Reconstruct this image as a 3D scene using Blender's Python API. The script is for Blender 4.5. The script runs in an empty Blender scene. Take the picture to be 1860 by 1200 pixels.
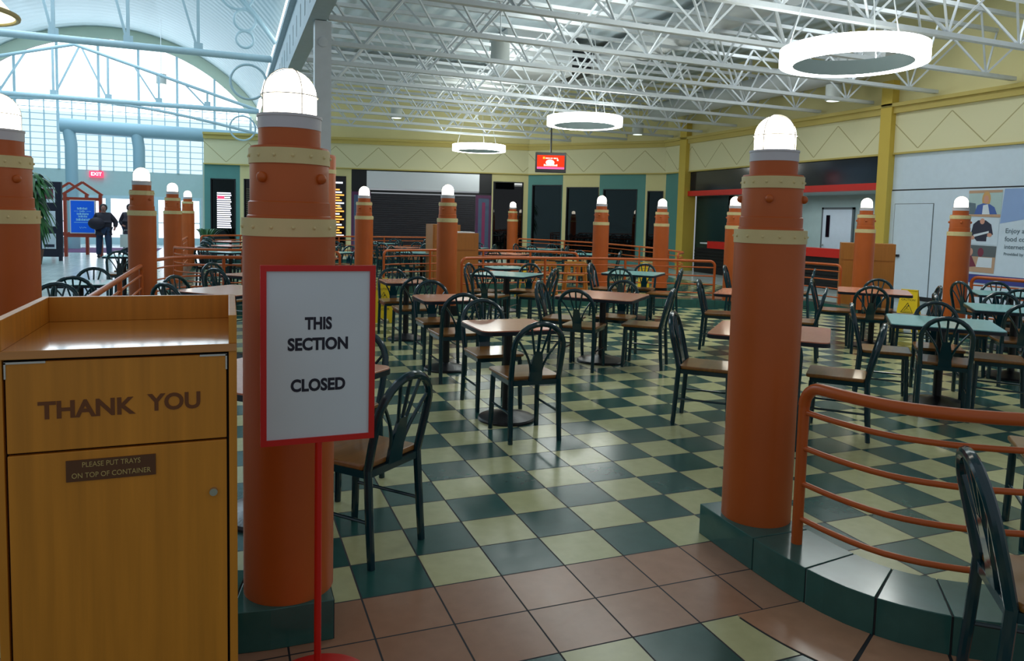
import bpy, math, random
from mathutils import Vector, Matrix
random.seed(7)
PI = math.pi
scene = bpy.context.scene
COL = scene.collection

# ------------------------------------------------------------------ camera
T = 0.305                                    # floor tile size (m)
F_PX, PITCH, ROLL, YAW = 1335.86, -0.0780285, 0.0262759, 0.3806489
CAM = Vector((-1.63657598 * T, -9.57041140 * T, 5.13253097 * T))
CX, CY = 948.0, 501.975
cp, sp, cyw, syw = math.cos(PITCH), math.sin(PITCH), math.cos(YAW), math.sin(YAW)
fwd = Vector((syw * cp, cyw * cp, sp))
rgt = Vector((cyw, -syw, 0.0))
up = rgt.cross(fwd)
r2 = rgt * math.cos(ROLL) + up * math.sin(ROLL)
u2 = -rgt * math.sin(ROLL) + up * math.cos(ROLL)
camd = bpy.data.cameras.new('camera')
cam = bpy.data.objects.new('camera', camd)
COL.objects.link(cam)
m = Matrix((r2, u2, -fwd)).transposed().to_4x4()
m.translation = CAM
cam.matrix_world = m
camd.sensor_fit = 'HORIZONTAL'
camd.sensor_width = 36.0
camd.lens = F_PX / 1860.0 * 36.0
camd.shift_x = (930.0 - CX) / 1860.0
camd.shift_y = (CY - 600.0) / 1860.0
camd.clip_end = 200
scene.camera = cam

# ------------------------------------------------------------------ world, exposure
scene.view_settings.view_transform = 'Standard'
scene.view_settings.look = 'None'
scene.view_settings.gamma = 1.0
scene.view_settings.use_curve_mapping = False
scene.view_settings.exposure = 0.35
world = bpy.data.worlds.new('world')
scene.world = world
world.use_nodes = True
world.node_tree.nodes['Background'].inputs[0].default_value = (0.80, 0.86, 0.92, 1)
world.node_tree.nodes['Background'].inputs[1].default_value = 0.28
try:
    scene.cycles.use_denoising = True
    scene.cycles.max_bounces = 6
    scene.cycles.sample_clamp_indirect = 4.0
except Exception:
    pass

def area(name, loc, size, power, color, rot=(0, 0, 0), sy=None):
    l = bpy.data.lights.new(name, 'AREA')
    l.shape = 'RECTANGLE'
    l.size = size
    l.size_y = sy or size
    l.energy = power
    l.color = color
    o = bpy.data.objects.new(name, l)
    o.location = loc
    o.rotation_euler = rot
    COL.objects.link(o)
    return o

# added unseen fill lights over the hall and food court; kitchen ceiling lamp
area('hall_fill', (-5.2, 20.0, 8.9), 5.0, 950, (0.72, 0.88, 1.0), sy=22)
area('court_fill', (5.6, 9.0, 6.0), 1.2, 190, (0.94, 1.0, 0.96), sy=12)
area('kitchen_light', (14.5, 12.5, 2.35), 0.5, 14, (0.9, 0.97, 1.0), sy=4)
area('side_fill', (10.6, 7.5, 6.1), 1.0, 110, (0.92, 0.98, 1.0), sy=8)  # added fill to brighten the white hoarding
area('back_fill', (6.5, 17.5, 6.0), 1.2, 110, (0.97, 1.0, 0.9), sy=5)

# ------------------------------------------------------------------ colours, materials
def lin(r, g, b):
    f = lambda c: (c / 255 / 12.92) if c / 255 <= 0.04045 else ((c / 255 + 0.055) / 1.055) ** 2.4
    return (f(r), f(g), f(b), 1.0)

def mat(name, rgb, rough=0.5, metal=0.0, spec=0.5, noise=0.0, nscale=(8, 8, 8), bump=0.0, coat=0.0, emit=None, estr=0.0, detail=3.0):
    ma = bpy.data.materials.new(name)
    ma.use_nodes = True
    nt = ma.node_tree
    b = nt.nodes['Principled BSDF']
    c = lin(*rgb)
    b.inputs['Base Color'].default_value = c
    b.inputs['Roughness'].default_value = rough
    b.inputs['Metallic'].default_value = metal
    b.inputs['Specular IOR Level'].default_value = spec
    b.inputs['Coat Weight'].default_value = coat
    b.inputs['Coat Roughness'].default_value = 0.08
    if emit:
        b.inputs['Emission Color'].default_value = lin(*emit)
        b.inputs['Emission Strength'].default_value = estr
    if noise or bump:
        tc = nt.nodes.new('ShaderNodeTexCoord')
        mp = nt.nodes.new('ShaderNodeMapping')
        mp.inputs['Scale'].default_value = nscale
        n = nt.nodes.new('ShaderNodeTexNoise')
        n.inputs['Scale'].default_value = 1.0
        n.inputs['Detail'].default_value = detail
        nt.links.new(tc.outputs['Object'], mp.inputs['Vector'])
        nt.links.new(mp.outputs['Vector'], n.inputs['Vector'])
        if noise:
            cr = nt.nodes.new('ShaderNodeValToRGB')
            k0, k1 = 1 - noise, 1 + noise
            cr.color_ramp.elements[0].position = 0.3
            cr.color_ramp.elements[1].position = 0.7
            cr.color_ramp.elements[0].color = (c[0] * k0, c[1] * k0, c[2] * k0, 1)
            cr.color_ramp.elements[1].color = (min(1, c[0] * k1), min(1, c[1] * k1), min(1, c[2] * k1), 1)
            nt.links.new(n.outputs['Fac'], cr.inputs['Fac'])
            nt.links.new(cr.outputs['Color'], b.inputs['Base Color'])
        if bump:
            bp = nt.nodes.new('ShaderNodeBump')
            bp.inputs['Strength'].default_value = bump
            bp.inputs['Distance'].default_value = 0.01
            nt.links.new(n.outputs['Fac'], bp.inputs['Height'])
            nt.links.new(bp.outputs['Normal'], b.inputs['Normal'])
    return ma

def emis(name, rgb, s):
    ma = bpy.data.materials.new(name)
    ma.use_nodes = True
    nt = ma.node_tree
    nt.nodes.remove(nt.nodes['Principled BSDF'])
    e = nt.nodes.new('ShaderNodeEmission')
    e.inputs[0].default_value = lin(*rgb)
    e.inputs[1].default_value = s
    nt.links.new(e.outputs[0], nt.nodes['Material Output'].inputs[0])
    return ma

M = {}
M['terracotta'] = mat('terracotta_paint', (190, 92, 32), 0.42, noise=0.06, nscale=(3, 3, 3), bump=0.03)
M['rail'] = mat('rail_paint', (192, 90, 30), 0.34, noise=0.05, nscale=(4, 4, 4))
M['cream_band'] = mat('cream_band', (222, 205, 150), 0.5, noise=0.04)
M['collar'] = mat('grey_collar', (206, 206, 214), 0.45)
M['wire'] = mat('guard_wire', (150, 148, 140), 0.4, metal=0.6)
M['globe'] = emis('glowing_globe', (255, 246, 226), 7.0)
M['green_metal'] = mat('dark_green_metal', (8, 50, 60), 0.16, spec=0.55, coat=0.15)
M['seat'] = mat('seat_wood', (142, 92, 34), 0.28, noise=0.22, nscale=(3, 26, 3), coat=0.3)
M['pink'] = mat('pink_laminate', (212, 136, 106), 0.22, noise=0.05, nscale=(40, 40, 40), coat=0.2)
M['teal_top'] = mat('teal_laminate', (136, 198, 196), 0.24, noise=0.05, nscale=(40, 40, 40), coat=0.2)
M['edge'] = mat('table_edge', (16, 30, 44), 0.3)
M['iron'] = mat('black_iron', (18, 20, 26), 0.32, bump=0.1, nscale=(60, 60, 60))
M['oak'] = mat('oak_laminate', (206, 134, 42), 0.36, noise=0.13, nscale=(34, 34, 1.6), spec=0.4, detail=5)
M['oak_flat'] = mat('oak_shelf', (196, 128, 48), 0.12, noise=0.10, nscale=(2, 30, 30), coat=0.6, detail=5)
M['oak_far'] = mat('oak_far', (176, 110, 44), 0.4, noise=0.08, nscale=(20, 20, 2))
M['gap'] = mat('dark_gap', (22, 14, 8), 0.7)
M['burnt'] = mat('burnt_letters', (112, 62, 24), 0.6)
M['plaque'] = mat('plaque_brown', (92, 54, 26), 0.4)
M['brass'] = mat('brass_letters', (190, 164, 100), 0.5)
M['steel'] = mat('steel', (190, 190, 185), 0.25, metal=0.9)
M['red'] = mat('red_plastic', (206, 22, 14), 0.4)
M['paper'] = mat('paper_sheet', (216, 226, 236), 0.25, noise=0.03, nscale=(3, 3, 3))
M['ink'] = mat('dark_ink', (22, 20, 44), 0.5)
M['curb'] = mat('green_curb_tile', (50, 98, 92), 0.16, noise=0.10, nscale=(9, 9, 9))
M['grout'] = mat('dark_grout', (30, 34, 38), 0.8)
M['yellow'] = mat('yellow_plastic', (236, 200, 16), 0.4)
M['black'] = mat('black_print', (14, 14, 14), 0.5)
M['white_steel'] = mat('white_painted_steel', (208, 214, 218), 0.45, noise=0.03)
M['steel_blue'] = mat('pale_blue_steel', (184, 212, 222), 0.4, noise=0.03)
M['girder'] = mat('grey_girder', (165, 182, 190), 0.5, noise=0.05)
M['cream'] = mat('cream_wall', (218, 208, 152), 0.7, noise=0.03, nscale=(1.2, 1.2, 1.2))
M['cream_trim'] = mat('cream_trim', (196, 176, 96), 0.6)
M['pilaster'] = mat('yellow_pilaster', (206, 178, 74), 0.6)
M['teal_wall'] = mat('teal_wall', (86, 142, 136), 0.6, noise=0.04, nscale=(1.5, 1.5, 1.5))
M['white_wall'] = mat('white_hoarding', (206, 222, 236), 0.5, noise=0.02)
M['pale_wall'] = mat('pale_blue_wall', (176, 200, 200), 0.6, noise=0.02)
M['shop_glass'] = mat('dark_shop_glass', (4, 5, 7), 0.02, spec=0.6)
M['dark_frame'] = mat('dark_frame', (18, 20, 26), 0.4)
M['navy_tile'] = mat('navy_glossy_tile', (16, 22, 38), 0.12, spec=0.6)
M['deep_green_tile'] = mat('deep_green_tile', (20, 52, 52), 0.25)
M['shutter'] = mat('dark_shutter', (58, 58, 64), 0.3, metal=0.4)
M['silver_sign'] = mat('silver_sign', (232, 238, 242), 0.25, metal=0.6, bump=0.15, nscale=(1.5, 1.5, 1.5))
M['purple'] = mat('purple_panel', (92, 42, 84), 0.5)
M['slate'] = mat('slate_panel', (74, 92, 120), 0.5)
M['magenta'] = mat('magenta_stripe', (140, 46, 92), 0.5)
M['court_red'] = mat('counter_red', (206, 30, 16), 0.4)
M['black_slat'] = mat('black_slat', (14, 14, 16), 0.4)
M['duct'] = mat('white_duct', (196, 200, 200), 0.55, noise=0.04, nscale=(1, 1, 1))
M['hallpipe'] = mat('pale_blue_pipe', (150, 184, 198), 0.5)
M['can'] = mat('can_light_body', (188, 194, 190), 0.5)
M['window_low'] = emis('daylit_panel_low', (206, 232, 244), 1.05)  # shaded outdoors put into the glow: dimmer, bluer lower part
M['window_high'] = emis('daylit_panel_high', (236, 248, 255), 2.6)  # brighter sky put into the glow of the upper part
M['door_light'] = emis('daylit_door', (238, 240, 255), 2.4)
M['clerestory'] = emis('daylit_clerestory', (240, 252, 255), 2.2)
M['ring_glow'] = emis('ring_glow', (250, 255, 250), 11.0)
M['ring_in'] = mat('ring_inner', (150, 165, 165), 0.4)
M['can_glow'] = emis('can_glow', (230, 245, 240), 1.2)
M['screen'] = emis('screen_red', (238, 60, 30), 1.0)
M['screen_pink'] = emis('screen_pink', (245, 110, 170), 1.0)
M['screen_white'] = emis('screen_white', (255, 240, 225), 1.3)
M['screen_gold'] = emis('screen_gold', (255, 190, 70), 1.2)
M['blue_poster'] = mat('blue_poster', (12, 82, 196), 0.35, emit=(12, 82, 196), estr=0.25)  # faint glow added to the print colour
M['poster_text'] = mat('poster_text', (150, 205, 235), 0.5)
M['frame_red'] = mat('red_brown_frame', (150, 58, 38), 0.4)
M['frame_dark'] = mat('dark_display_frame', (30, 30, 48), 0.4)
M['photo_grey'] = mat('print_grey', (90, 100, 105), 0.5)
M['leaf'] = mat('leaf_green', (28, 84, 30), 0.45, noise=0.2)
M['soil'] = mat('pot_clay', (90, 60, 40), 0.7)
M['skin'] = mat('skin', (150, 104, 92), 0.5)
M['jacket'] = mat('dark_jacket', (22, 16, 34), 0.7, noise=0.1)
M['jeans'] = mat('blue_jeans', (28, 48, 78), 0.8, noise=0.1)
M['hair'] = mat('dark_hair', (30, 18, 18), 0.6)
M['shoe'] = mat('dark_shoe', (16, 14, 26), 0.5)
M['bag_white'] = mat('white_bag', (190, 200, 196), 0.6)
M['mat_red'] = mat('maroon_mat', (92, 52, 96), 0.9)
M['warm_glow'] = emis('warm_shop_light', (255, 170, 80), 1.5)
M['white_glow'] = emis('white_shop_light', (235, 240, 255), 1.6)
M['blind_mat'] = mat('tan_blind', (90, 84, 60), 0.6)
M['tan'] = mat('high_chair_wood', (196, 124, 40), 0.4, noise=0.08, nscale=(6, 6, 30))
M['shade'] = emis('shade_glow', (255, 246, 200), 1.6)
M['shade_rim'] = mat('shade_rim', (214, 196, 140), 0.5)
M['exit'] = emis('exit_red', (255, 60, 90), 2.0)
M['tv'] = mat('tv_black', (12, 8, 22), 0.3)
M['bluephoto'] = mat('mural_blue', (140, 168, 214), 0.5, noise=0.08, nscale=(1, 1, 1))
M['band_blue'] = mat('mural_band', (56, 62, 136), 0.5)
M['blonde'] = mat('print_blonde', (206, 160, 100), 0.5)
M['print_skin'] = mat('print_skin', (205, 150, 130), 0.5)
M['print_denim'] = mat('print_denim', (70, 100, 170), 0.5)
M['print_dark'] = mat('print_dark', (40, 42, 64), 0.5)
M['print_maroon'] = mat('print_maroon', (120, 50, 70), 0.5)
M['print_tan'] = mat('print_tan', (190, 156, 128), 0.5)
M['print_grey'] = mat('print_text_grey', (96, 116, 128), 0.5)
M['shelf_white'] = mat('white_edge', (220, 226, 232), 0.4)

# floor ------------------------------------------------------------
def nodes_math(nt):
    def mm(op, a, b=None, c=None):
        n = nt.nodes.new('ShaderNodeMath')
        n.operation = op
        for i, v in enumerate((a, b, c)):
            if v is None:
                continue
            if isinstance(v, (int, float)):
                n.inputs[i].default_value = v
            else:
                nt.links.new(v, n.inputs[i])
        return n.outputs[0]
    return mm

def floor_material():
    ma = bpy.data.materials.new('checker_tile_floor')
    ma.use_nodes = True
    nt = ma.node_tree
    b = nt.nodes['Principled BSDF']
    mm = nodes_math(nt)
    tc = nt.nodes.new('ShaderNodeTexCoord')
    sx = nt.nodes.new('ShaderNodeSeparateXYZ')
    nt.links.new(tc.outputs['Object'], sx.inputs[0])
    X, Y = sx.outputs[0], sx.outputs[1]
    u, v = mm('DIVIDE', X, T), mm('DIVIDE', Y, T)
    iu, iv = mm('FLOOR', u), mm('FLOOR', v)
    par = mm('FLOORED_MODULO', mm('ADD', iu, iv), 2.0)            # 0 = dark green
    fu, fv = mm('SUBTRACT', u, iu), mm('SUBTRACT', v, iv)
    eu = mm('MINIMUM', fu, mm('SUBTRACT', 1.0, fu))
    ev = mm('MINIMUM', fv, mm('SUBTRACT', 1.0, fv))
    e = mm('MINIMUM', eu, ev)
    lower = mm('LESS_THAN', Y, -2 * T + 0.0001)
    par = mm('ABSOLUTE', mm('SUBTRACT', par, 0.0))
    def between(val, lo, hi):
        return mm('MULTIPLY', mm('GREATER_THAN', val, lo), mm('LESS_THAN', val, hi))
    pink = mm('MULTIPLY', between(Y, -2 * T, 0.0), mm('LESS_THAN', X, 1.88))
    pink = mm('MAXIMUM', pink, between(Y, 31 * T, 34 * T))
    outer = mm('MAXIMUM', mm('LESS_THAN', X, -8 * T), mm('GREATER_THAN', Y, 70 * T))
    outer = mm('MAXIMUM', outer, mm('GREATER_THAN', X, 37 * T))
    # per tile variation
    wn = nt.nodes.new('ShaderNodeTexWhiteNoise')
    wn.noise_dimensions = '2D'
    cmb = nt.nodes.new('ShaderNodeCombineXYZ')
    nt.links.new(iu, cmb.inputs[0]); nt.links.new(iv, cmb.inputs[1])
    nt.links.new(cmb.outputs[0], wn.inputs['Vector'])
    ns = nt.nodes.new('ShaderNodeTexNoise')
    ns.inputs['Scale'].default_value = 14
    ns.inputs['Detail'].default_value = 4
    nt.links.new(tc.outputs['Object'], ns.inputs['Vector'])
    def mix(f, a, bb):
        n = nt.nodes.new('ShaderNodeMix')
        n.data_type = 'RGBA'
        ins = n.inputs
        if isinstance(f, float):
            ins[0].default_value = f
        else:
            nt.links.new(f, ins[0])
        for k, vv in ((6, a), (7, bb)):
            if isinstance(vv, tuple):
                ins[k].default_value = vv
            else:
                nt.links.new(vv, ins[k])
        return n.outputs[2]
    dark, cream = lin(42, 90, 84), lin(196, 196, 146)
    rose, pale = lin(172, 130, 104), lin(190, 206, 206)
    c = mix(par, dark, cream)
    c = mix(pink, c, rose)
    c = mix(outer, c, pale)
    vv = mm('ADD', 0.86, mm('MULTIPLY', wn.outputs['Value'], 0.14))
    vv = mm('ADD', vv, mm('MULTIPLY', mm('SUBTRACT', ns.outputs['Fac'], 0.5), 0.25))
    vm = nt.nodes.new('ShaderNodeVectorMath')
    vm.operation = 'SCALE'
    nt.links.new(c, vm.inputs[0]); nt.links.new(vv, vm.inputs['Scale'])
    g = mm('LESS_THAN', e, 0.012)
    gcol = mix(outer, lin(34, 34, 40), lin(150, 165, 168))
    c2 = mix(g, vm.outputs[0], gcol)
    nt.links.new(c2, b.inputs['Base Color'])
    ro = mm('ADD', 0.17, mm('MULTIPLY', g, 0.5))
    ro = mm('ADD', ro, mm('MULTIPLY', ns.outputs['Fac'], 0.08))
    nt.links.new(ro, b.inputs['Roughness'])
    b.inputs['Specular IOR Level'].default_value = 0.45
    bp = nt.nodes.new('ShaderNodeBump')
    bp.inputs['Strength'].default_value = 0.25
    bp.inputs['Distance'].default_value = 0.002
    nt.links.new(mm('SUBTRACT', 1.0, g), bp.inputs['Height'])
    nt.links.new(bp.outputs['Normal'], b.inputs['Normal'])
    return ma
M['floor'] = floor_material()

def fascia_material():
    """cream panel with an incised zigzag, drawn along local x and z"""
    ma = bpy.data.materials.new('zigzag_fascia')
    ma.use_nodes = True
    nt = ma.node_tree
    b = nt.nodes['Principled BSDF']
    mm = nodes_math(nt)
    tc = nt.nodes.new('ShaderNodeTexCoord')
    sx = nt.nodes.new('ShaderNodeSeparateXYZ')
    nt.links.new(tc.outputs['Object'], sx.inputs[0])
    u = mm('DIVIDE', sx.outputs[0], 1.55)
    tri = mm('MULTIPLY', mm('ABSOLUTE', mm('SUBTRACT', mm('FRACT', u), 0.5)), 2.0)
    zn = mm('DIVIDE', mm('SUBTRACT', sx.outputs[2], 3.34), 0.72)
    d = mm('ABSOLUTE', mm('SUBTRACT', zn, tri))
    line = mm('LESS_THAN', d, 0.022)
    inside = mm('MULTIPLY', mm('GREATER_THAN', zn, 0.0), mm('LESS_THAN', zn, 1.0))
    line = mm('MULTIPLY', line, inside)
    n = nt.nodes.new('ShaderNodeMix')
    n.data_type = 'RGBA'
    nt.links.new(line, n.inputs[0])
    n.inputs[6].default_value = lin(224, 218, 176)
    n.inputs[7].default_value = lin(176, 166, 116)
    nt.links.new(n.outputs[2], b.inputs['Base Color'])
    b.inputs['Roughness'].default_value = 0.7
    return ma
M['fascia'] = fascia_material()

def corrugated(name, rgb, axis, period):
    ma = mat(name, rgb, 0.55)
    nt = ma.node_tree
    b = nt.nodes['Principled BSDF']
    tc = nt.nodes.new('ShaderNodeTexCoord')
    w = nt.nodes.new('ShaderNodeTexWave')
    w.wave_type = 'BANDS'
    w.bands_direction = axis
    w.inputs['Scale'].default_value = 0.314 / period
    bp = nt.nodes.new('ShaderNodeBump')
    bp.inputs['Strength'].default_value = 0.8
    bp.inputs['Distance'].default_value = 0.06
    nt.links.new(tc.outputs['Object'], w.inputs['Vector'])
    nt.links.new(w.outputs['Fac'], bp.inputs['Height'])
    nt.links.new(bp.outputs['Normal'], b.inputs['Normal'])
    return ma
M['deck'] = corrugated('corrugated_deck', (198, 212, 220), 'X', 0.45)
M['hall_cream'] = mat('hall_cream', (200, 212, 192), 0.7)
M['hall_deck'] = corrugated('hall_deck', (190, 210, 218), 'Y', 0.5)

# ------------------------------------------------------------------ mesh builder
class MB:
    def __init__(s):
        s.v, s.f = [], []
    def add(s, vs, fs, mtx=None):
        n = len(s.v)
        for p in vs:
            p = Vector(p)
            s.v.append(tuple(mtx @ p) if mtx else tuple(p))
        s.f += [tuple(i + n for i in f) for f in fs]
        return s
    def box(s, x0, y0, z0, x1, y1, z1, mtx=None):
        vs = [(x0, y0, z0), (x1, y0, z0), (x1, y1, z0), (x0, y1, z0), (x0, y0, z1), (x1, y0, z1), (x1, y1, z1), (x0, y1, z1)]
        fs = [(0, 3, 2, 1), (4, 5, 6, 7), (0, 1, 5, 4), (1, 2, 6, 5), (2, 3, 7, 6), (3, 0, 4, 7)]
        return s.add(vs, fs, mtx)
    def bar(s, a, b, w, h=None):
        """square bar between two points"""
        a, b = Vector(a), Vector(b)
        d = b - a
        L = d.length
        q = d.to_track_quat('Z', 'Y').to_matrix().to_4x4()
        q.translation = a
        h = h or w
        return s.box(-w / 2, -h / 2, 0, w / 2, h / 2, L, q)
    def tube(s, pts, r, seg=10, closed=False, caps=True):
        pts = [Vector(p) for p in pts]
        n = len(pts)
        rr = r if isinstance(r, (list, tuple)) else [r] * n
        base = len(s.v)
        prev = None
        for i, p in enumerate(pts):
            if closed:
                t = pts[(i + 1) % n] - pts[i - 1]
            else:
                t = pts[min(i + 1, n - 1)] - pts[max(i - 1, 0)]
            t.normalize()
            if prev is None:
                a = Vector((0, 0, 1)) if abs(t.z) < 0.9 else Vector((1, 0, 0))
                nrm = (a - t * a.dot(t)).normalized()
            else:
                nrm = (prev - t * prev.dot(t)).normalized()
            prev = nrm
            bn = t.cross(nrm)
            for k in range(seg):
                an = 2 * PI * k / seg
                s.v.append(tuple(p + (nrm * math.cos(an) + bn * math.sin(an)) * rr[i]))
        m_ = n if closed else n - 1
        for i in range(m_):
            j = (i + 1) % n
            for k in range(seg):
                k2 = (k + 1) % seg
                s.f.append((base + i * seg + k, base + i * seg + k2, base + j * seg + k2, base + j * seg + k))
        if caps and not closed:
            s.f.append(tuple(base + k for k in range(seg))[::-1])
            s.f.append(tuple(base + (n - 1) * seg + k for k in range(seg)))
        return s
    def lathe(s, prof, seg=32, c=(0, 0, 0)):
        """prof: (r, z) list from bottom to top; closed at both ends on the axis when r > 0"""
        base = len(s.v)
        for (r, z) in prof:
            for k in range(seg):
                a = 2 * PI * k / seg
                s.v.append((c[0] + r * math.cos(a), c[1] + r * math.sin(a), c[2] + z))
        for i in range(len(prof) - 1):
            for k in range(seg):
                k2 = (k + 1) % seg
                s.f.append((base + i * seg + k, base + i * seg + k2, base + (i + 1) * seg + k2, base + (i + 1) * seg + k))
        s.f.append(tuple(base + k for k in range(seg))[::-1])
        s.f.append(tuple(base + (len(prof) - 1) * seg + k for k in range(seg)))
        return s
    def prism(s, poly, z0, z1, mtx=None):
        n = len(poly)
        vs = [(x, y, z0) for x, y in poly] + [(x, y, z1) for x, y in poly]
        fs = [tuple(range(n))[::-1], tuple(range(n, 2 * n))] + [(i, (i + 1) % n, n + (i + 1) % n, n + i) for i in range(n)]
        return s.add(vs, fs, mtx)
    def ball(s, c, r, seg=10, rings=6, sc=(1, 1, 1)):
        base = len(s.v)
        for i in range(rings + 1):
            th = PI * i / rings
            for k in range(seg):
                a = 2 * PI * k / seg
                s.v.append((c[0] + r * sc[0] * math.sin(th) * math.cos(a), c[1] + r * sc[1] * math.sin(th) * math.sin(a), c[2] - r * sc[2] * math.cos(th)))
        for i in range(rings):
            for k in range(seg):
                k2 = (k + 1) % seg
                s.f.append((base + i * seg + k, base + i * seg + k2, base + (i + 1) * seg + k2, base + (i + 1) * seg + k))
        return s
    def build(s, name, material, parent=None, smooth=True, bevel=0, mtx=None):
        me = bpy.data.meshes.new(name)
        me.from_pydata(s.v, [], s.f)
        me.materials.append(material)
        if smooth:
            me.polygons.foreach_set('use_smooth', [True] * len(me.polygons))
            me.set_sharp_from_angle(angle=math.radians(35))
        me.update()
        o = bpy.data.objects.new(name, me)
        COL.objects.link(o)
        if parent:
            o.parent = parent
        if mtx is not None:
            o.matrix_world = mtx
        if bevel:
            b = o.modifiers.new('bevel', 'BEVEL')
            b.width = bevel
            b.segments = 2
            b.limit_method = 'ANGLE'
        return o

def tag(o, label=None, cat=None, group=None, kind=None):
    if label: o['label'] = label
    if cat: o['category'] = cat
    if group: o['group'] = group
    if kind: o['kind'] = kind
    return o

def thing(name, label, cat, loc=(0, 0, 0), rz=0, group=None):
    o = bpy.data.objects.new(name, None)
    o.empty_display_size = 0.1
    COL.objects.link(o)
    o.location = loc
    o.rotation_euler = (0, 0, rz)
    return tag(o, label, cat, group)

def dup(root, loc, rz, label, group=None):
    r = root.copy()
    COL.objects.link(r)
    r.location = loc
    r.rotation_euler = (0, 0, rz)
    r['label'] = label
    if group: r['group'] = group
    for ch in CH[root.name]:
        c = ch.copy()
        COL.objects.link(c)
        c.parent = r
        for g in CH.get(ch.name, []):
            d = g.copy()
            COL.objects.link(d)
            d.parent = c
    return r
CH = {}
def register(root):
    kids = [o for o in COL.objects if o.parent == root]
    CH[root.name] = kids
    for k in kids:
        g = [o for o in COL.objects if o.parent == k]
        if g: CH[k.name] = g

def text(name, body, size, material, parent, loc, rot=(PI / 2, 0, 0), extrude=0.0008, align='CENTER', sx=1.0, bold=0.0):
    cu = bpy.data.curves.new(name, 'FONT')
    cu.body = body
    cu.size = size
    cu.extrude = extrude
    cu.offset = bold
    cu.align_x = align
    cu.align_y = 'CENTER'
    cu.resolution_u = 4
    tmp = bpy.data.objects.new(name + '_tmp', cu)
    COL.objects.link(tmp)
    bpy.context.view_layer.update()
    me = bpy.data.meshes.new_from_object(tmp)
    bpy.data.objects.remove(tmp)
    bpy.data.curves.remove(cu)
    me.materials.clear()
    me.materials.append(material)
    o = bpy.data.objects.new(name, me)
    COL.objects.link(o)
    o.parent = parent
    o.location = loc
    o.rotation_euler = rot
    o.scale = (sx, 1, 1)
    return o

def rounded(w, d, r, n=4):
    """rounded rectangle polygon centred on the origin"""
    P = []
    for cx_, cy_, a0 in ((w / 2 - r, d / 2 - r, 0), (-w / 2 + r, d / 2 - r, 90), (-w / 2 + r, -d / 2 + r, 180), (w / 2 - r, -d / 2 + r, 270)):
        for k in range(n + 1):
            a = math.radians(a0 + 90 * k / n)
            P.append((cx_ + r * math.cos(a), cy_ + r * math.sin(a)))
    return P

def spline(pts, step=0.12):
    """Catmull-Rom through 2-D points"""
    P = [Vector((p[0], p[1])) for p in pts]
    P = [P[0] * 2 - P[1]] + P + [P[-1] * 2 - P[-2]]
    out = []
    for i in range(1, len(P) - 2):
        p0, p1, p2, p3 = P[i - 1:i + 3]
        n = max(1, int((p2 - p1).length / step))
        for k in range(n):
            t = k / n
            out.append(0.5 * ((2 * p1) + (p2 - p0) * t + (2 * p0 - 5 * p1 + 4 * p2 - p3) * t * t + (3 * p1 - p0 - 3 * p2 + p3) * t ** 3))
    out.append(P[-2])
    return out

# ------------------------------------------------------------------ floor, roof, walls
fl = MB().add([(-14, -6, 0), (18, -6, 0), (18, 38, 0), (-14, 38, 0)], [(0, 1, 2, 3)]).build('floor', M['floor'], smooth=False)
tag(fl, kind='structure')

# flat deck over the food court
dk = MB().box(0.9, -1.0, 6.35, 14.2, 27, 6.5).build('ceiling', M['deck'], smooth=False)
tag(dk, kind='structure')
# barrel vault over the hall
XC, ZC, RV = -5.1, 1.9, 7.35
vb = MB()
N = 28
a0, a1 = math.radians(36), math.radians(144)
vs = []
for y in (4.0, 34.5):
    for k in range(N + 1):
        a = a0 + (a1 - a0) * k / N
        vs.append((XC + RV * math.cos(a), y, ZC + RV * math.sin(a)))
fs = [(k, k + 1, N + 2 + k, N + 1 + k) for k in range(N)]
vb.add(vs, fs)
o = vb.build('ceiling_vault', M['hall_deck']); tag(o, kind='structure')
o.modifiers.new('solid', 'SOLIDIFY').thickness = 0.1

def seg_matrix(A, B):
    a = math.atan2(B[1] - A[1], B[0] - A[0])
    mt = Matrix.Rotation(a, 4, 'Z')
    mt.translation = Vector((A[0], A[1], 0))
    return mt, math.hypot(B[0] - A[0], B[1] - A[1])

BK, LB = seg_matrix((-1.3, 26.3), (10.16, 23.31))
CHF, LC = seg_matrix((10.16, 23.31), (13.6, 19.1))
RW, LR = seg_matrix((13.6, 19.1), (13.6, 1.0))           # u = 19.1 - y

def wall(name, mtx, pieces, material, **k):
    b = MB()
    for p in pieces:
        u0, u1, z0, z1 = p[:4]
        d0, d1 = (p[4], p[5]) if len(p) > 4 else (0.0, 0.25)
        b.box(u0, d0, z0, u1, d1, z1)
    o = b.build(name, material, smooth=False, mtx=mtx)
    if k.get('kind', 'structure'):
        tag(o, kind='structure')
    return o

def upper(side, mtx, L):
    wall('wall_%s_fascia' % side, mtx, [(0, L, 3.28, 4.16, -0.06, 0.25)], M['fascia'])
    wall('trim_%s_cornice' % side, mtx, [(0, L, 4.16, 4.30, -0.14, 0.25), (0, L, 4.30, 4.38, -0.20, 0.25), (0, L, 3.24, 3.28, -0.09, 0.25)], M['cream_trim'])
    wall('wall_%s_upper' % side, mtx, [(2.3 if side == 'back' else 0, L, 4.38, 6.35, 0.0, 0.25)], M['cream'])
upper('back', BK, LB)
upper('corner', CHF, LC)
upper('right', RW, LR)

# back wall lower parts ------------------------------------------------
def lower_wall(name, mtx, u0, u1, wins, material, ztop=3.28):
    """wall from u0 to u1 with openings (a, b, z0, z1)"""
    P = []
    cur = u0
    for (a, b_, z0, z1) in wins:
        P.append((cur, a, 0, ztop))
        P.append((a, b_, 0, z0))
        P.append((a, b_, z1, ztop))
        cur = b_
    P.append((cur, u1, 0, ztop))
    P = [p for p in P if p[1] - p[0] > 1e-3]
    return wall(name, mtx, P, material)

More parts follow.
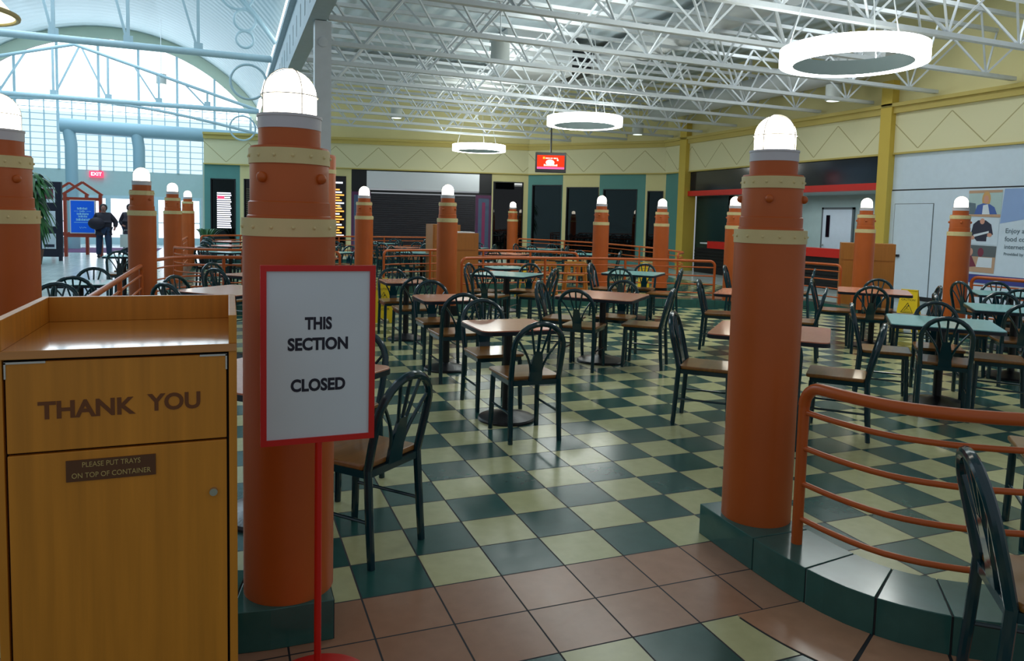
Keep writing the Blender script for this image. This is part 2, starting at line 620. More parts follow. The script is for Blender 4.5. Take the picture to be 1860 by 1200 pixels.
NWIN = [0]
def shop_window(mtx, a, b_, z0, z1, glass=None):
    NWIN[0] += 1
    fr = MB()
    t = 0.035
    fr.box(a, -0.02, z0, a + t, 0.10, z1).box(b_ - t, -0.02, z0, b_, 0.10, z1).box(a, -0.02, z1 - t, b_, 0.10, z1).box(a, -0.02, z0, b_, 0.10, z0 + t)
    o = fr.build('window_%d' % NWIN[0], M['dark_frame'], smooth=False, mtx=mtx)
    tag(o, kind='structure')
    p = MB().box(a + t, 0.06, z0 + t, b_ - t, 0.08, z1 - t).build('pane', glass or M['shop_glass'], o, smooth=False)
    return o

lower_wall('wall_back_teal', BK, 0.0, 1.24, [(0.21, 1.09, 0.45, 2.74)], M['teal_wall'])
lower_wall('wall_back_cream', BK, 1.24, 5.22, [(1.38, 2.9, 0.35, 2.76), (3.3, 5.03, 0.35, 2.97)], M['cream'])
lower_wall('wall_back_end', BK, 10.45, LB, [(10.5, 11.66, 0.25, 2.96)], M['cream'])
w1 = shop_window(BK, 0.21, 1.09, 0.45, 2.74)
w2 = shop_window(BK, 1.38, 2.9, 0.35, 2.76)
w3 = shop_window(BK, 3.3, 5.03, 0.35, 2.97)
shop_window(BK, 10.5, 11.66, 0.25, 2.96)
# daylight / shop light seen through blinds
b = MB()
for k in range(17):
    z = 0.95 + k * 0.078
    b.box(0.42, 0.045, z, 0.92 - 0.02 * (k % 3), 0.058, z + 0.045)
b.build('bright_blind', M['white_glow'], w1, smooth=False)
b = MB().box(0.44, 0.03, 2.02, 0.68, 0.044, 2.12)
b.build('red_sign', M['exit'], w1, smooth=False)
b = MB()
for k in range(22):
    b.box(1.45, 0.045, 0.8 + k * 0.075, 2.85, 0.058, 0.84 + k * 0.075)
b.build('blind', M['blind_mat'], w2, smooth=False)
b, c_ = MB(), MB()
for k in range(18):
    z = 0.75 + k * 0.1
    u = 4.30 + 0.12 * math.sin(k * 1.7)
    (b if k % 4 else c_).box(u, 0.045, z, 4.95 - 0.08 * (k % 3), 0.058, z + 0.05)
b.build('amber_light', M['warm_glow'], w3, smooth=False)
c_.box(4.35, 0.045, 1.35, 4.62, 0.058, 1.75).box(4.3, 0.045, 2.7, 4.9, 0.058, 2.76)
c_.build('white_light', M['white_glow'], w3, smooth=False)

# shuttered shop in the back wall
wall('wall_back_shopfront', BK, [(5.22, 10.45, 3.2, 3.28, 0.02, 0.25), (5.22, 5.78, 2.5, 3.2), (9.97, 10.45, 2.5, 3.2), (5.22, 10.45, 2.42, 2.5, 0.04, 0.25)], M['dark_frame'])
tag(MB().box(5.78, -0.05, 2.55, 9.97, 0.05, 3.2).build('shop_sign_panel', M['silver_sign'], smooth=False, mtx=BK),
    'long blank polished silver sign panel above the dark rolled-down shutter', 'sign panel')
b = MB()
for k in range(30):
    b.box(5.93, 0.08, k * 0.08, 9.84, 0.11, k * 0.08 + 0.05)
b.box(5.93, 0.11, 0, 9.84, 0.14, 2.38)
tag(b.build('roller_shutter', M['shutter'], smooth=False, mtx=BK), 'dark slatted roller shutter closing the shop under the silver sign', 'shutter')
for nm, ua, ub in (('left', 5.22, 5.92), ('right', 9.85, 10.45)):
    w = wall('trim_%s_jamb' % nm, BK, [(ua, ub, 0, 2.42, 0.0, 0.25)], M['purple'])
    uc = (ua + ub) / 2
    MB().box(ua + 0.1, -0.012, 0.3, ub - 0.1, 0.0, 2.3).build('slate_panel', M['slate'], w, smooth=False)
    MB().box(uc - 0.06, -0.02, 0.4, uc + 0.06, -0.012, 2.15).build('magenta_stripe', M['magenta'], w, smooth=False)

# chamfered corner
lower_wall('wall_corner_teal', CHF, 0.0, 1.47, [(0.18, 1.44, 0.2, 2.87)], M['teal_wall'])
lower_wall('wall_corner_cream', CHF, 1.47, 2.95, [(1.63, 2.93, 0.2, 2.79)], M['cream'])
lower_wall('wall_corner_teal_right', CHF, 2.95, 4.70, [(3.1, 4.40, 0.2, 2.72)], M['teal_wall'])
lower_wall('wall_corner_cream_right', CHF, 4.70, LC, [(4.78, 5.36, 0.2, 2.66)], M['cream'])
for a, b_, z1 in ((0.18, 1.44, 2.87), (1.63, 2.93, 2.79), (3.1, 4.40, 2.72), (4.78, 5.36, 2.66)):
    shop_window(CHF, a, b_, 0.2, z1)

# right wall -------------------------------------------------------------
lower_wall('wall_right_teal', RW, 0.0, 1.05, [], M['teal_wall'])
wall('trim_pilaster', RW, [(1.05, 1.42, 0, 4.9, -0.20, 0.25)], M['pilaster'])
wall('trim_pilaster_right', RW, [(9.15, 9.45, 0, 4.9, -0.20, 0.25)], M['pilaster'])
# food counter unit between the two pilasters
wall('wall_right_header', RW, [(1.42, 9.15, 2.62, 3.26, 0.02, 0.25)], M['navy_tile'])
tag(MB().box(1.42, -0.06, 2.46, 9.15, 0.2, 2.62).build('header_strip', M['court_red'], smooth=False, mtx=RW), 'long bright red strip under the glossy navy fascia of the counter', 'trim strip')
wall('wall_right_tiled', RW, [(1.42, 3.2, 0, 2.46, 0.3, 0.45)], M['deep_green_tile'])
wall('wall_right_kitchen', RW, [(3.2, 9.15, 0, 2.46, 1.8, 1.9), (3.1, 3.2, 0, 2.46, 0.3, 1.8), (9.05, 9.15, 0, 2.46, 0.2, 1.8), (1.42, 9.15, 2.46, 2.5, 0.2, 1.9)], M['pale_wall'])
cn = thing('serving_counter', 'food counter with red front edge over black slatted base by the right wall', 'counter')
cn.matrix_world = RW
MB().box(2.6, -0.06, 0.80, 8.95, 0.28, 1.02).build('counter_edge', M['court_red'], cn, smooth=False)
b = MB().box(1.9, -0.02, 0.0, 8.95, 0.26, 0.3)
for k in range(7):
    b.box(1.9, -0.04, 0.06 + k * 0.10, 8.95, 0.2, 0.12 + k * 0.10)
b.box(1.9, 0.0, 0, 8.95, 0.26, 0.8)
b.build('slatted_base', M['black_slat'], cn, smooth=False)
MB().box(2.2, -0.05, 0.93, 2.6, 0.25, 0.97).build('glass_edge', M['shelf_white'], cn, smooth=False)
DK = 5.55
dr = MB().box(DK, 1.74, 0, DK + 1.05, 1.79, 2.06).build('door_1', M['white_wall'], smooth=False, mtx=RW); tag(dr, kind='structure')
MB().box(DK + 0.14, 1.725, 1.28, DK + 0.27, 1.74, 1.9).build('vision_pane', M['shop_glass'], dr, smooth=False)
MB().ball((DK + 0.06, 1.71, 1.05), 0.03).build('door_knob', M['steel'], dr)
MB().box(DK - 0.06, 1.745, 0, DK, 1.79, 2.12).box(DK + 1.05, 1.745, 0, DK + 1.11, 1.79, 2.12).box(DK - 0.06, 1.745, 2.06, DK + 1.11, 1.79, 2.12).build('door_frame', M['photo_grey'], dr, smooth=False)
# white hoarding
wall('wall_right_white', RW, [(9.45, 18.1, 0.1, 2.42, -0.04, 0.2), (9.45, 18.1, 2.45, 3.27, -0.02, 0.2)], M['white_wall'])
wall('baseboard_right', RW, [(9.45, 18.1, 0.0, 0.1, -0.01, 0.2), (9.45, 18.1, 2.42, 2.45, -0.03, 0.2)], M['dark_frame'])
d2 = MB().box(9.58, -0.055, 0.1, 10.55, -0.04, 2.12).build('door_2', M['white_wall'], smooth=False, mtx=RW); tag(d2, kind='structure')
b = MB()
for bx in ((9.565, 9.58, 0.1, 2.13), (10.55, 10.562, 0.1, 2.13), (9.565, 10.562, 2.12, 2.132)):
    b.box(bx[0], -0.050, bx[2], bx[1], -0.04, bx[3])
b.build('door_gap', M['photo_grey'], d2, smooth=False)
MB().box(9.64, -0.11, 0.94, 9.78, -0.055, 0.99).build('door_handle', M['iron'], d2, smooth=False)
# mural on the hoarding
mu = thing('wall_mural', 'large printed blue and white mural with three stacked photos on the white hoarding', 'mural')
mu.matrix_world = RW
U0 = 11.33
MB().box(U0, -0.047, 0.55, 16.9, -0.041, 2.40).build('backing_sheet', M['white_wall'], mu, smooth=False)
MB().add([(12.10, -0.05, 2.4), (12.05, -0.05, 1.72), (12.8, -0.05, 1.86), (14.2, -0.05, 1.98), (16.9, -0.05, 2.05), (16.9, -0.05, 2.4)], [(0, 1, 2, 3, 4, 5)]).build('blue_sweep', M['bluephoto'], mu, smooth=False)
MB().box(U0, -0.052, 0.52, 16.9, -0.042, 0.69).build('blue_band', M['band_blue'], mu, smooth=False)
def poly(name, pts, m_, y, par):
    return MB().add([(p[0], y, p[1]) for p in pts], [tuple(range(len(pts)))]).build(name, m_, par, smooth=False)
def ell(cx_, cz, rx, rz, n=14):
    return [(cx_ + rx * math.cos(2 * PI * k / n), cz + rz * math.sin(2 * PI * k / n)) for k in range(n)]
ph = poly('photo', [(11.36, 1.86), (12.05, 1.84), (12.07, 2.38), (11.36, 2.38)], M['pale_wall'], -0.053, mu)
poly('photo_desk', [(11.36, 1.86), (12.05, 1.84), (12.05, 1.90), (11.36, 1.91)], M['print_tan'], -0.0545, ph)
poly('photo_beam', [(11.36, 2.32), (12.06, 2.33), (12.06, 2.38), (11.36, 2.38)], M['print_tan'], -0.0545, ph)
poly('photo_hair', ell(11.74, 2.2, 0.09, 0.16), M['blonde'], -0.0550, ph)
poly('photo_shirt', [(11.5, 1.9), (11.56, 2.08), (11.68, 2.12), (11.82, 2.1), (11.92, 2.04), (11.98, 1.9)], M['print_denim'], -0.0555, ph)
poly('photo_face', ell(11.74, 2.2, 0.05, 0.08), M['print_skin'], -0.056, ph)
poly('photo_top', [(11.67, 1.9), (11.68, 2.08), (11.78, 2.1), (11.83, 1.9)], M['paper'], -0.0565, ph)
poly('photo_chair', [(11.36, 1.9), (11.36, 2.14), (11.52, 2.12), (11.54, 1.9)], M['print_grey'], -0.055, ph)
ph = poly('photo', [(11.36, 1.30), (12.03, 1.29), (12.04, 1.82), (11.36, 1.83)], M['white_wall'], -0.053, mu)
poly('photo_sweater', [(11.46, 1.5), (11.5, 1.7), (11.6, 1.78), (11.76, 1.78), (11.88, 1.7), (11.93, 1.5), (11.8, 1.45), (11.8, 1.36), (11.6, 1.36)], M['print_dark'], -0.055, ph)
poly('photo_neck', ell(11.69, 1.76, 0.05, 0.06), M['print_skin'], -0.056, ph)
poly('photo_tray', [(11.52, 1.44), (11.84, 1.53), (11.84, 1.57), (11.52, 1.49)], M['paper'], -0.057, ph)
poly('photo_hand', ell(11.5, 1.43, 0.05, 0.04), M['print_skin'], -0.0575, ph)
poly('photo_hand', ell(11.86, 1.49, 0.05, 0.04), M['print_skin'], -0.0575, ph)
ph = poly('photo', [(11.36, 0.74), (12.0, 0.73), (12.02, 1.27), (11.36, 1.28)], M['print_tan'], -0.053, mu)
poly('photo_wall', [(11.36, 1.05), (12.01, 1.05), (12.02, 1.27), (11.36, 1.28)], M['photo_grey'], -0.054, ph)
poly('photo_shirt', [(11.36, 0.82), (11.38, 1.08), (11.5, 1.08), (11.62, 0.85)], M['print_maroon'], -0.055, ph)
poly('photo_head', ell(11.48, 1.14, 0.055, 0.08), M['print_skin'], -0.056, ph)
poly('photo_head', ell(11.7, 1.14, 0.065, 0.09), M['print_maroon'], -0.056, ph)
poly('photo_laptop', [(11.62, 0.84), (11.66, 1.04), (11.95, 1.04), (11.95, 0.84)], M['paper'], -0.057, ph)
for s_, z_, h_ in (('Enjoy a co', 1.58, 0.13), ('food court', 1.42, 0.13), ('internet wi', 1.27, 0.12), ('Provided by', 1.13, 0.08)):
    text('mural_text', s_, h_, M['print_grey'], mu, (12.17, -0.052, z_), align='LEFT', bold=0.001)

# hall end wall with arched window -----------------------------------------
YW = 33.5
RW_ = 6.86
b = MB()
# wall above the arch (between arch and vault) built as a ring of quads
n = 40
vs, fs = [], []
aa0, aa1 = math.radians(12), math.radians(168)
for k in range(n + 1):
    a = aa0 + (aa1 - aa0) * k / n
    vs += [(XC + RW_ * math.cos(a), YW, ZC + RW_ * math.sin(a)), (XC + 9.5 * math.cos(a), YW, ZC + 9.5 * math.sin(a))]
fs = [(2 * k, 2 * k + 1, 2 * k + 3, 2 * k + 2) for k in range(n)]
b.add(vs, fs)
b.box(XC + RW_ * math.cos(aa0) - 0.1, YW - 0.001, 2.1, 4.5, YW + 0.02, ZC + RW_ * math.sin(aa0) + 0.001)
o = b.build('wall_hall_arch', M['hall_cream'], smooth=False); tag(o, kind='structure')
lw = MB().box(-14, YW, 2.12, 4.5, YW + 0.2, 3.18).box(-1.6, YW, 0, 4.5, YW + 0.2, 2.12).box(-14, YW, 0, -7.2, YW + 0.2, 2.12)
o = lw.build('wall_hall_lower', M['pale_wall'], smooth=False); tag(o, kind='structure')
wl = MB().box(-13.2, 3, 0, -13, 33.5, 6).build('wall_hall_left', M['pale_wall'], smooth=False); tag(wl, kind='structure')
ws = MB().box(-1.35, 26.35, 0, -1.25, 33.5, 3.3).build('wall_hall_right', M['hall_cream'], smooth=False); tag(ws, kind='structure')
# glazed panels: one glazing split into a dim lower and bright upper glow, with mullions
def chord_x(z):
    d = RW_ ** 2 - (z - ZC) ** 2
    return math.sqrt(max(0, d))
wn = thing('window_arch', None, None); wn['kind'] = 'structure'
def arch_band(z0, z1, name, m_, y):
    pts = []
    n_ = 16
    for k in range(n_ + 1):
        z = z0 + (z1 - z0) * k / n_
        pts.append((XC + chord_x(z), z))
    left = [(2 * XC - p[0], p[1]) for p in reversed(pts)]
    return MB().add([(p[0], y, p[1]) for p in pts + left], [tuple(range(2 * (n_ + 1)))]).build(name, m_, wn, smooth=False)
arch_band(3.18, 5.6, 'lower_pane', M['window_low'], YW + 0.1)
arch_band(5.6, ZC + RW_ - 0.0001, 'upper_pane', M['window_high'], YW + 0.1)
b, b2 = MB(), MB()
x = XC - 6.6
k = 0
while x < XC + 6.6:
    z1 = ZC + chord_x(0) * 0 + math.sqrt(max(0, RW_ ** 2 - (x - XC) ** 2))
    w_ = 0.05 if k % 3 == 0 else 0.02
    ztop = z1 if k % 3 == 0 else min(z1, 6.2)
    b.box(x - w_, YW - 0.02 - w_, 3.18, x + w_, YW + 0.05, ztop)
    x += 0.507
    k += 1
z = 3.35
while z < 6.1:
    h_ = chord_x(z)
    b2.box(XC - h_, YW - 0.03, z - 0.014, XC + h_, YW + 0.05, z + 0.014)
    z += 0.262
b.build('mullion_frame', M['steel_blue'], wn, smooth=False)
b2.build('glazing_bar_frame', M['steel_blue'], wn, smooth=False)
# entrance doors
xd = -7.2
nd = 3
while xd < -1.7:
    w_ = 0.93
    d = MB().box(xd, YW, 0, xd + 0.1, YW + 0.08, 2.12).box(xd + w_ - 0.1, YW, 0, xd + w_, YW + 0.08, 2.12).box(xd + 0.1, YW, 1.98, xd + w_ - 0.1, YW + 0.08, 2.12).box(xd + 0.1, YW, 0, xd + w_ - 0.1, YW + 0.08, 0.3)
    d.box(xd + 0.1, YW - 0.02, 0.95, xd + w_ - 0.1, YW + 0.03, 1.0)
    o = d.build('door_%d' % nd, M['steel_blue'], smooth=False); tag(o, kind='structure')
    MB().box(xd + 0.1, YW + 0.05, 0.3, xd + w_ - 0.1, YW + 0.06, 1.98).build('pane', M['door_light'], o, smooth=False)
    xd += w_
    nd += 1
# clerestory along the side of the vault
o = MB().box(0.72, 10.5, 5.75, 0.76, 33.4, 6.3).build('window_clerestory', M['clerestory'], smooth=False); tag(o, kind='structure')

# ------------------------------------------------------------------ curbs
NT = [0]
def curb(path, w=0.31, h=0.152, step=0.33, joints=None):
    NT[0] += 1
    sp_ = spline(path, 0.08)
    # resample at tile length
    L = [0]
    for i in range(1, len(sp_)):
        L.append(L[-1] + (sp_[i] - sp_[i - 1]).length)
    n = max(1, round(L[-1] / step))
    def at(s):
        for i in range(1, len(L)):
            if L[i] >= s - 1e-9:
                t = (s - L[i - 1]) / max(1e-9, L[i] - L[i - 1])
                p = sp_[i - 1].lerp(sp_[i], t)
                d = (sp_[i] - sp_[i - 1]).normalized()
                return p, d
        return sp_[-1], (sp_[-1] - sp_[-2]).normalized()
    def nrm(s):
        p, _ = at(s)
        a, _ = at(max(0, s - 0.04)); b_, _ = at(min(L[-1], s + 0.04))
        d = (b_ - a).normalized()
        return p, Vector((-d.y, d.x))
    core, tiles = MB(), MB()
    J = [L[-1] * i / n for i in range(n + 1)]
    if joints:
        J = joints + [joints[-1] + 0.27 * k for k in range(1, 12) if joints[-1] + 0.27 * k < L[-1] - 0.1] + [L[-1]]
    for s0, s1 in zip(J, J[1:]):
        g = 0.0028
        def quad(sa, sb, ww, z0, z1, mbx):
            q = []
            m_ = 3
            inn, out = [], []
            for k in range(m_ + 1):
                p, nn = nrm(sa + (sb - sa) * k / m_)
                inn.append(p + nn * ww / 2); out.append(p - nn * ww / 2)
            pl = out + inn[::-1]
            mbx.prism([(q_.x, q_.y) for q_ in pl], z0, z1)
        quad(s0, s1, w - 0.008, 0, h - 0.004, core)
        quad(s0 + g, s1 - g, w, 0.0, h, tiles)
    o = tiles.build('trim_curb_%d' % NT[0], M['curb'], smooth=False, bevel=0.003 if NT[0] <= 2 else 0)
    tag(o, kind='structure')
    core.build('grout_core', M['grout'], o, smooth=False)
    return o

FR = [(1.87, 0.1), (1.86, -0.22), (1.865, -0.55), (1.92, -0.80), (2.06, -0.98), (2.25, -1.11), (2.5, -1.22), (2.9, -1.33), (3.4, -1.39), (4.4, -1.40)]
FJ = [0.0, 0.42, 0.71, 0.94, 1.15]
curb(FR, joints=FJ)
curb([(-0.14, -0.09), (-0.5, -0.07), (-0.85, 0.12), (-1.2, 0.5), (-1.45, 0.95), (-1.5, 1.45)], w=0.33)
curb([(-1.5, 1.75), (-1.5, 4.5), (-1.5, 7.25)])
CA = [(-1.5, 7.3), (-1.47, 8.3), (-1.25, 8.85), (-0.8, 9.1), (-0.2, 9.05), (0.35, 8.8), (0.85, 8.6)]
curb(CA)
CN = [(2.76, 8.35), (2.9, 8.85), (3.4, 9.2), (4.5, 9.3), (6.0, 9.22), (7.1, 8.92), (8.25, 8.35)]
curb(CN)
CK = [(8.7, 8.5), (9.3, 8.45), (9.8, 8.15), (9.95, 7.5), (9.78, 6.65)]
curb(CK)
CL = [(9.85, 5.2), (10.0, 4.6), (10.1, 3.9), (10.12, 2.5), (10.1, 1.0)]
curb(CL)
CE = [(1.78, 10.5), (2.1, 11.3), (3.2, 11.95), (4.6, 12.1), (5.9, 11.75), (6.45, 11.2), (6.56, 10.4)]
curb(CE, step=0.6)
CB = [(-1.5, 12.8), (-1.4, 12.2), (-1.1, 11.7), (-0.6, 11.42), (0.0, 11.4), (0.8, 11.2), (1.5, 10.8)]
curb(CB, step=0.6)
curb([(-1.5, 13.0), (-1.5, 18.6)], step=0.6)
CR = [(8.25, 10.8), (9.0, 11.3), (9.6, 12.0), (9.95, 13.1), (10.25, 14.4), (10.38, 17.3), (10.27, 18.3), (9.6, 20.2), (8.9, 21.4)]
curb(CR, step=0.6)
CF = [(-1.4, 18.8), (-0.9, 19.6), (0.0, 20.2), (2.5, 20.65), (5.9, 21.0)]
curb(CF, step=0.6)
# curved row of rose tiles following the front curb
rose = mat('rose_border_tile', (178, 134, 104), 0.25, noise=0.08, nscale=(10, 10, 10))
sp_ = spline(FR, 0.006)
def offs(i, o_, back=0.0):
    d = (sp_[min(i + 1, len(sp_) - 1)] - sp_[max(i - 1, 0)]).normalized()
    return sp_[i] + Vector((d.y, -d.x)) * o_ - d * back
tile_, bed_ = MB(), MB()
acc = [0.0]
for i in range(1, len(sp_)):
    acc.append(acc[-1] + (sp_[i] - sp_[i - 1]).length)
JN = FJ[2:] + [FJ[-1] + 0.27 * k for k in range(1, 12)]
def clip(P, lim):
    return [(p.x, min(p.y, lim)) for p in P]
LIM = -2 * T
for n_, (s0, s1) in enumerate(zip([0.42] + JN[1:], JN[1:] + [JN[-1] + 0.27])):
    rn = [i for i in range(len(sp_)) if s0 + 0.001 <= acc[i] <= s1 + 0.001]
    if len(rn) < 3:
        continue
    last = rn[-1]
    q = [offs(i, 0.474, 0.005 if i == last else 0) for i in rn] + [offs(i, 0.15, 0.005 if i == last else 0) for i in rn][::-1]
    if n_ == 0:
        q = [p for p in q if p.y < LIM]
        tile_.prism([(offs(rn[0], 0.474).x + 0.0, LIM - 0.004)] * 0 + clip(q, LIM - 0.004), 0.0, 0.0026)
    else:
        tile_.prism([(p.x, p.y) for p in q], 0.0, 0.0026)
rn = [i for i in range(len(sp_)) if acc[i] > 0.3]
for i, i2 in zip(rn, rn[1:]):
    q = [offs(i, 0.482), offs(i2, 0.482), offs(i2, 0.15), offs(i, 0.15)]
    if max(p.y for p in q) < LIM + 0.02:
        bed_.prism(clip(q, LIM), 0.0, 0.0013)
o = tile_.build('trim_border', rose, smooth=False); tag(o, kind='structure')
bed_.build('border_grout', M['grout'], o, smooth=False)

# ------------------------------------------------------------------ lamp pillars
def make_pillar(x, y, label):
    t = thing('light_pillar', label, 'pillar', (x, y, 0.152), 0, 'terracotta light pillars')
    z = lambda v: v - 0.152
    MB().lathe([(0.163, 0), (0.163, z(1.482))], 40).build('shaft', M['terracotta'], t)
    MB().lathe([(0.148, z(1.482)), (0.148, z(1.553)), (0.144, z(1.556)), (0.144, z(1.602)), (0.138, z(1.606)), (0.138, z(1.795)), (0.136, z(1.800)), (0.109, z(1.800)), (0.109, z(1.864))], 40).build('drum', M['terracotta'], t)
    for z0, z1, r in ((1.482, 1.545, 0.1665), (1.738, 1.792, 0.1425)):
        b = MB().lathe([(r, z(z0)), (r, z(z1))], 40)
        for k in range(14):
            a = 2 * PI * (k + 0.5) / 14
            b.ball((r * math.cos(a), r * math.sin(a), z((z0 + z1) / 2)), 0.0065, 6, 4)
        b.build('riveted_band', M['cream_band'], t)
    for k in range(4):
        a = math.radians(45 + 90 * k)
        MB().ball((0.142 * math.cos(a), 0.142 * math.sin(a), z(1.688)), 0.019, 12, 8).build('boss', M['terracotta'], t)
    MB().lathe([(0.111, z(1.864)), (0.111, z(1.905)), (0.114, z(1.906)), (0.114, z(1.915)), (0.10, z(1.916))], 40).build('collar', M['collar'], t)
    prof = [(0.094, z(1.916)), (0.094, z(1.985))] + [(0.094 * math.cos(a), z(1.985) + 0.094 * math.sin(a)) for a in [math.radians(d) for d in range(9, 90, 9)]]
    MB().lathe(prof, 32).build('globe', M['globe'], t)
    b = MB()
    for k in range(4):
        a = math.radians(20 + 45 * k)
        pts = [(0.1 * math.cos(a), 0.1 * math.sin(a), z(1.916)), (0.1 * math.cos(a), 0.1 * math.sin(a), z(1.985))]
        for d in range(15, 180, 15):
            e = math.radians(d)
            pts.append((0.1 * math.cos(e) * math.cos(a), 0.1 * math.cos(e) * math.sin(a), z(1.985) + 0.1 * math.sin(e)))
        pts.append((-0.1 * math.cos(a), -0.1 * math.sin(a), z(1.985)))
        pts.append((-0.1 * math.cos(a), -0.1 * math.sin(a), z(1.916)))
        if k % 2 == 0:
            b.tube(pts, 0.0022, 5)
    b.tube([(0.1 * math.cos(2 * PI * k / 24), 0.1 * math.sin(2 * PI * k / 24), z(1.985)) for k in range(24)], 0.0022, 5, closed=True)
    b.build('wire_guard', M['wire'], t)
    register(t)
    return t
P0 = make_pillar(-0.29, -0.085, 'nearest terracotta light pillar, directly behind the THIS SECTION CLOSED sign')
for x, y, lb in [
    (1.895, -0.10, 'terracotta light pillar on the tiled curb end right of centre, beside the curved handrail'),
    (-1.50, 1.20, 'terracotta light pillar cut by the left edge of the photo above the bin'),
    (-1.51, 7.50, 'terracotta light pillar in front of the walking people, nearest of the left row of three'),
    (-1.50, 12.85, 'terracotta light pillar in the middle of the left row of three before the glass doors'),
    (-1.50, 18.60, 'farthest and smallest terracotta light pillar of the left row of three'),
    (1.80, 10.65, 'terracotta light pillar in front of the left end of the dark shutter'),
    (2.76, 8.50, 'terracotta light pillar before the shutter with an oak bin behind it'),
    (7.56, 18.1, 'smallest terracotta light pillar, in front of the leftmost black shop window pane'),
    (6.56, 10.45, 'terracotta light pillar between the two black corner windows right of the hanging screen'),
    (8.25, 10.85, 'terracotta light pillar before the teal wall strip left of the yellow pilaster'),
    (8.22, 8.33, 'terracotta light pillar half hidden just left of the big right-hand pillar'),
    (9.76, 6.75, 'terracotta light pillar in front of an oak bin beside the red counter'),
    (9.85, 5.05, 'terracotta light pillar in front of the mural photos on the white hoarding')]:
    dup(P0, (x, y, 0.152), 0, lb)

# ------------------------------------------------------------------ hand rails
def rail(path, label, posts=2, bends=(True, True), zs=(0.27, 0.43, 0.59, 0.75), step=0.12, seg=10, s0=0.0, s1=1.0):
    sp_ = spline(path, step)
    n = len(sp_)
    sp_ = sp_[int(s0 * (n - 1)):int(s1 * (n - 1)) + 1]
    o0 = sp_[0]
    t = thing('hand_rail', label, 'railing', (o0.x, o0.y, 0.152), 0, 'terracotta tube railings')
    L = lambda p, z: (p.x - o0.x, p.y - o0.y, z - 0.152)
    ZT, R = 0.868, 0.09
    pts = []
    d = (sp_[1] - sp_[0]).normalized()
    if bends[0]:
        for k in range(7):
            a = math.radians(90 * k / 6)
            q = sp_[0] + d * R * (1 - math.cos(a))
            pts.append(L(q, ZT - R + R * math.sin(a)))
        body = [q for q in sp_ if (q - sp_[0]).length > R + 0.02]
    else:
        body = sp_
    d2 = (sp_[-1] - sp_[-2]).normalized()
    if bends[1]:
        body = [q for q in body if (q - sp_[-1]).length > R + 0.02]
    pts += [L(q, ZT) for q in body]
    if bends[1]:
        for k in range(7):
            a = math.radians(90 - 90 * k / 6)
            q = sp_[-1] - d2 * R * (1 - math.cos(a))
            pts.append(L(q, ZT - R + R * math.sin(a)))
    MB().tube(pts, 0.0255, seg + 4).build('top_rail', M['rail'], t)
    for z in zs:
        MB().tube([L(q, z) for q in sp_], 0.0125, seg).build('rung', M['rail'], t)
    for k in range(posts):
        i = int(round(k * (len(sp_) - 1) / (posts - 1)))
        q = sp_[i]
        end = (k == 0 and bends[0]) or (k == posts - 1 and bends[1])
        MB().tube([L(q, 0.152), L(q, ZT - R if end else ZT)], 0.0235, seg + 2).build('post', M['rail'], t)
    return t
rail([(1.86, -0.42), (1.875, -0.62), (1.93, -0.82), (2.06, -0.98), (2.25, -1.11), (2.5, -1.22), (2.9, -1.33), (3.4, -1.39), (4.3, -1.40)],
     'curved terracotta railing on the green tiled curb in the right foreground', 3, step=0.06, seg=14)
rail([(-1.5, 1.5), (-1.5, 4.2), (-1.5, 7.2)], 'terracotta railing running away from behind the bin to the walking people', 4)
rail([(-1.46, 8.3), (-1.25, 8.85), (-0.8, 9.1), (-0.2, 9.05), (0.35, 8.8), (0.55, 8.7)], 'curved terracotta railing right of the nearest left-row pillar', 3)
rail([(3.2, 9.1), (3.7, 9.24), (4.5, 9.3), (6.0, 9.22), (7.1, 8.92), (7.95, 8.5)], 'long terracotta railing behind the teal tables in the middle', 4)
rail([(8.8, 8.5), (9.3, 8.45), (9.8, 8.15), (9.97, 7.45)], 'terracotta railing in front of the black slatted counter', 3)
rail([(9.93, 4.85), (10.02, 4.5), (10.1, 3.9), (10.12, 2.5), (10.1, 1.2)], 'terracotta railing along the mural at the right edge', 3)
rail([(2.36, 11.62), (2.7, 11.82), (3.2, 11.97), (4.6, 12.1), (5.9, 11.75), (6.42, 11.2)], 'terracotta railing of the back section, starting beside the closed sign', 5)
rail([(-1.45, 12.45), (-1.38, 12.15), (-1.1, 11.7), (-0.6, 11.42), (0.0, 11.4), (0.8, 11.2), (1.4, 10.85)], 'small curved terracotta railing right of the middle left-row pillar', 3)
rail([(-1.5, 13.2), (-1.5, 18.3)], 'terracotta railing between the two farthest left-row pillars', 3, seg=6)
rail([(9.0, 11.3), (9.6, 12.0), (9.95, 13.1), (10.25, 14.4), (10.38, 17.3), (10.27, 18.3), (9.6, 20.2), (9.0, 21.3)], 'terracotta railing sweeping past the black corner windows at the back right', 6, seg=6)
rail([(-1.2, 19.1), (-0.9, 19.6), (0.0, 20.2), (2.5, 20.65), (5.7, 21.0)], 'farthest terracotta railing, in front of the dark shutter', 6, seg=6)

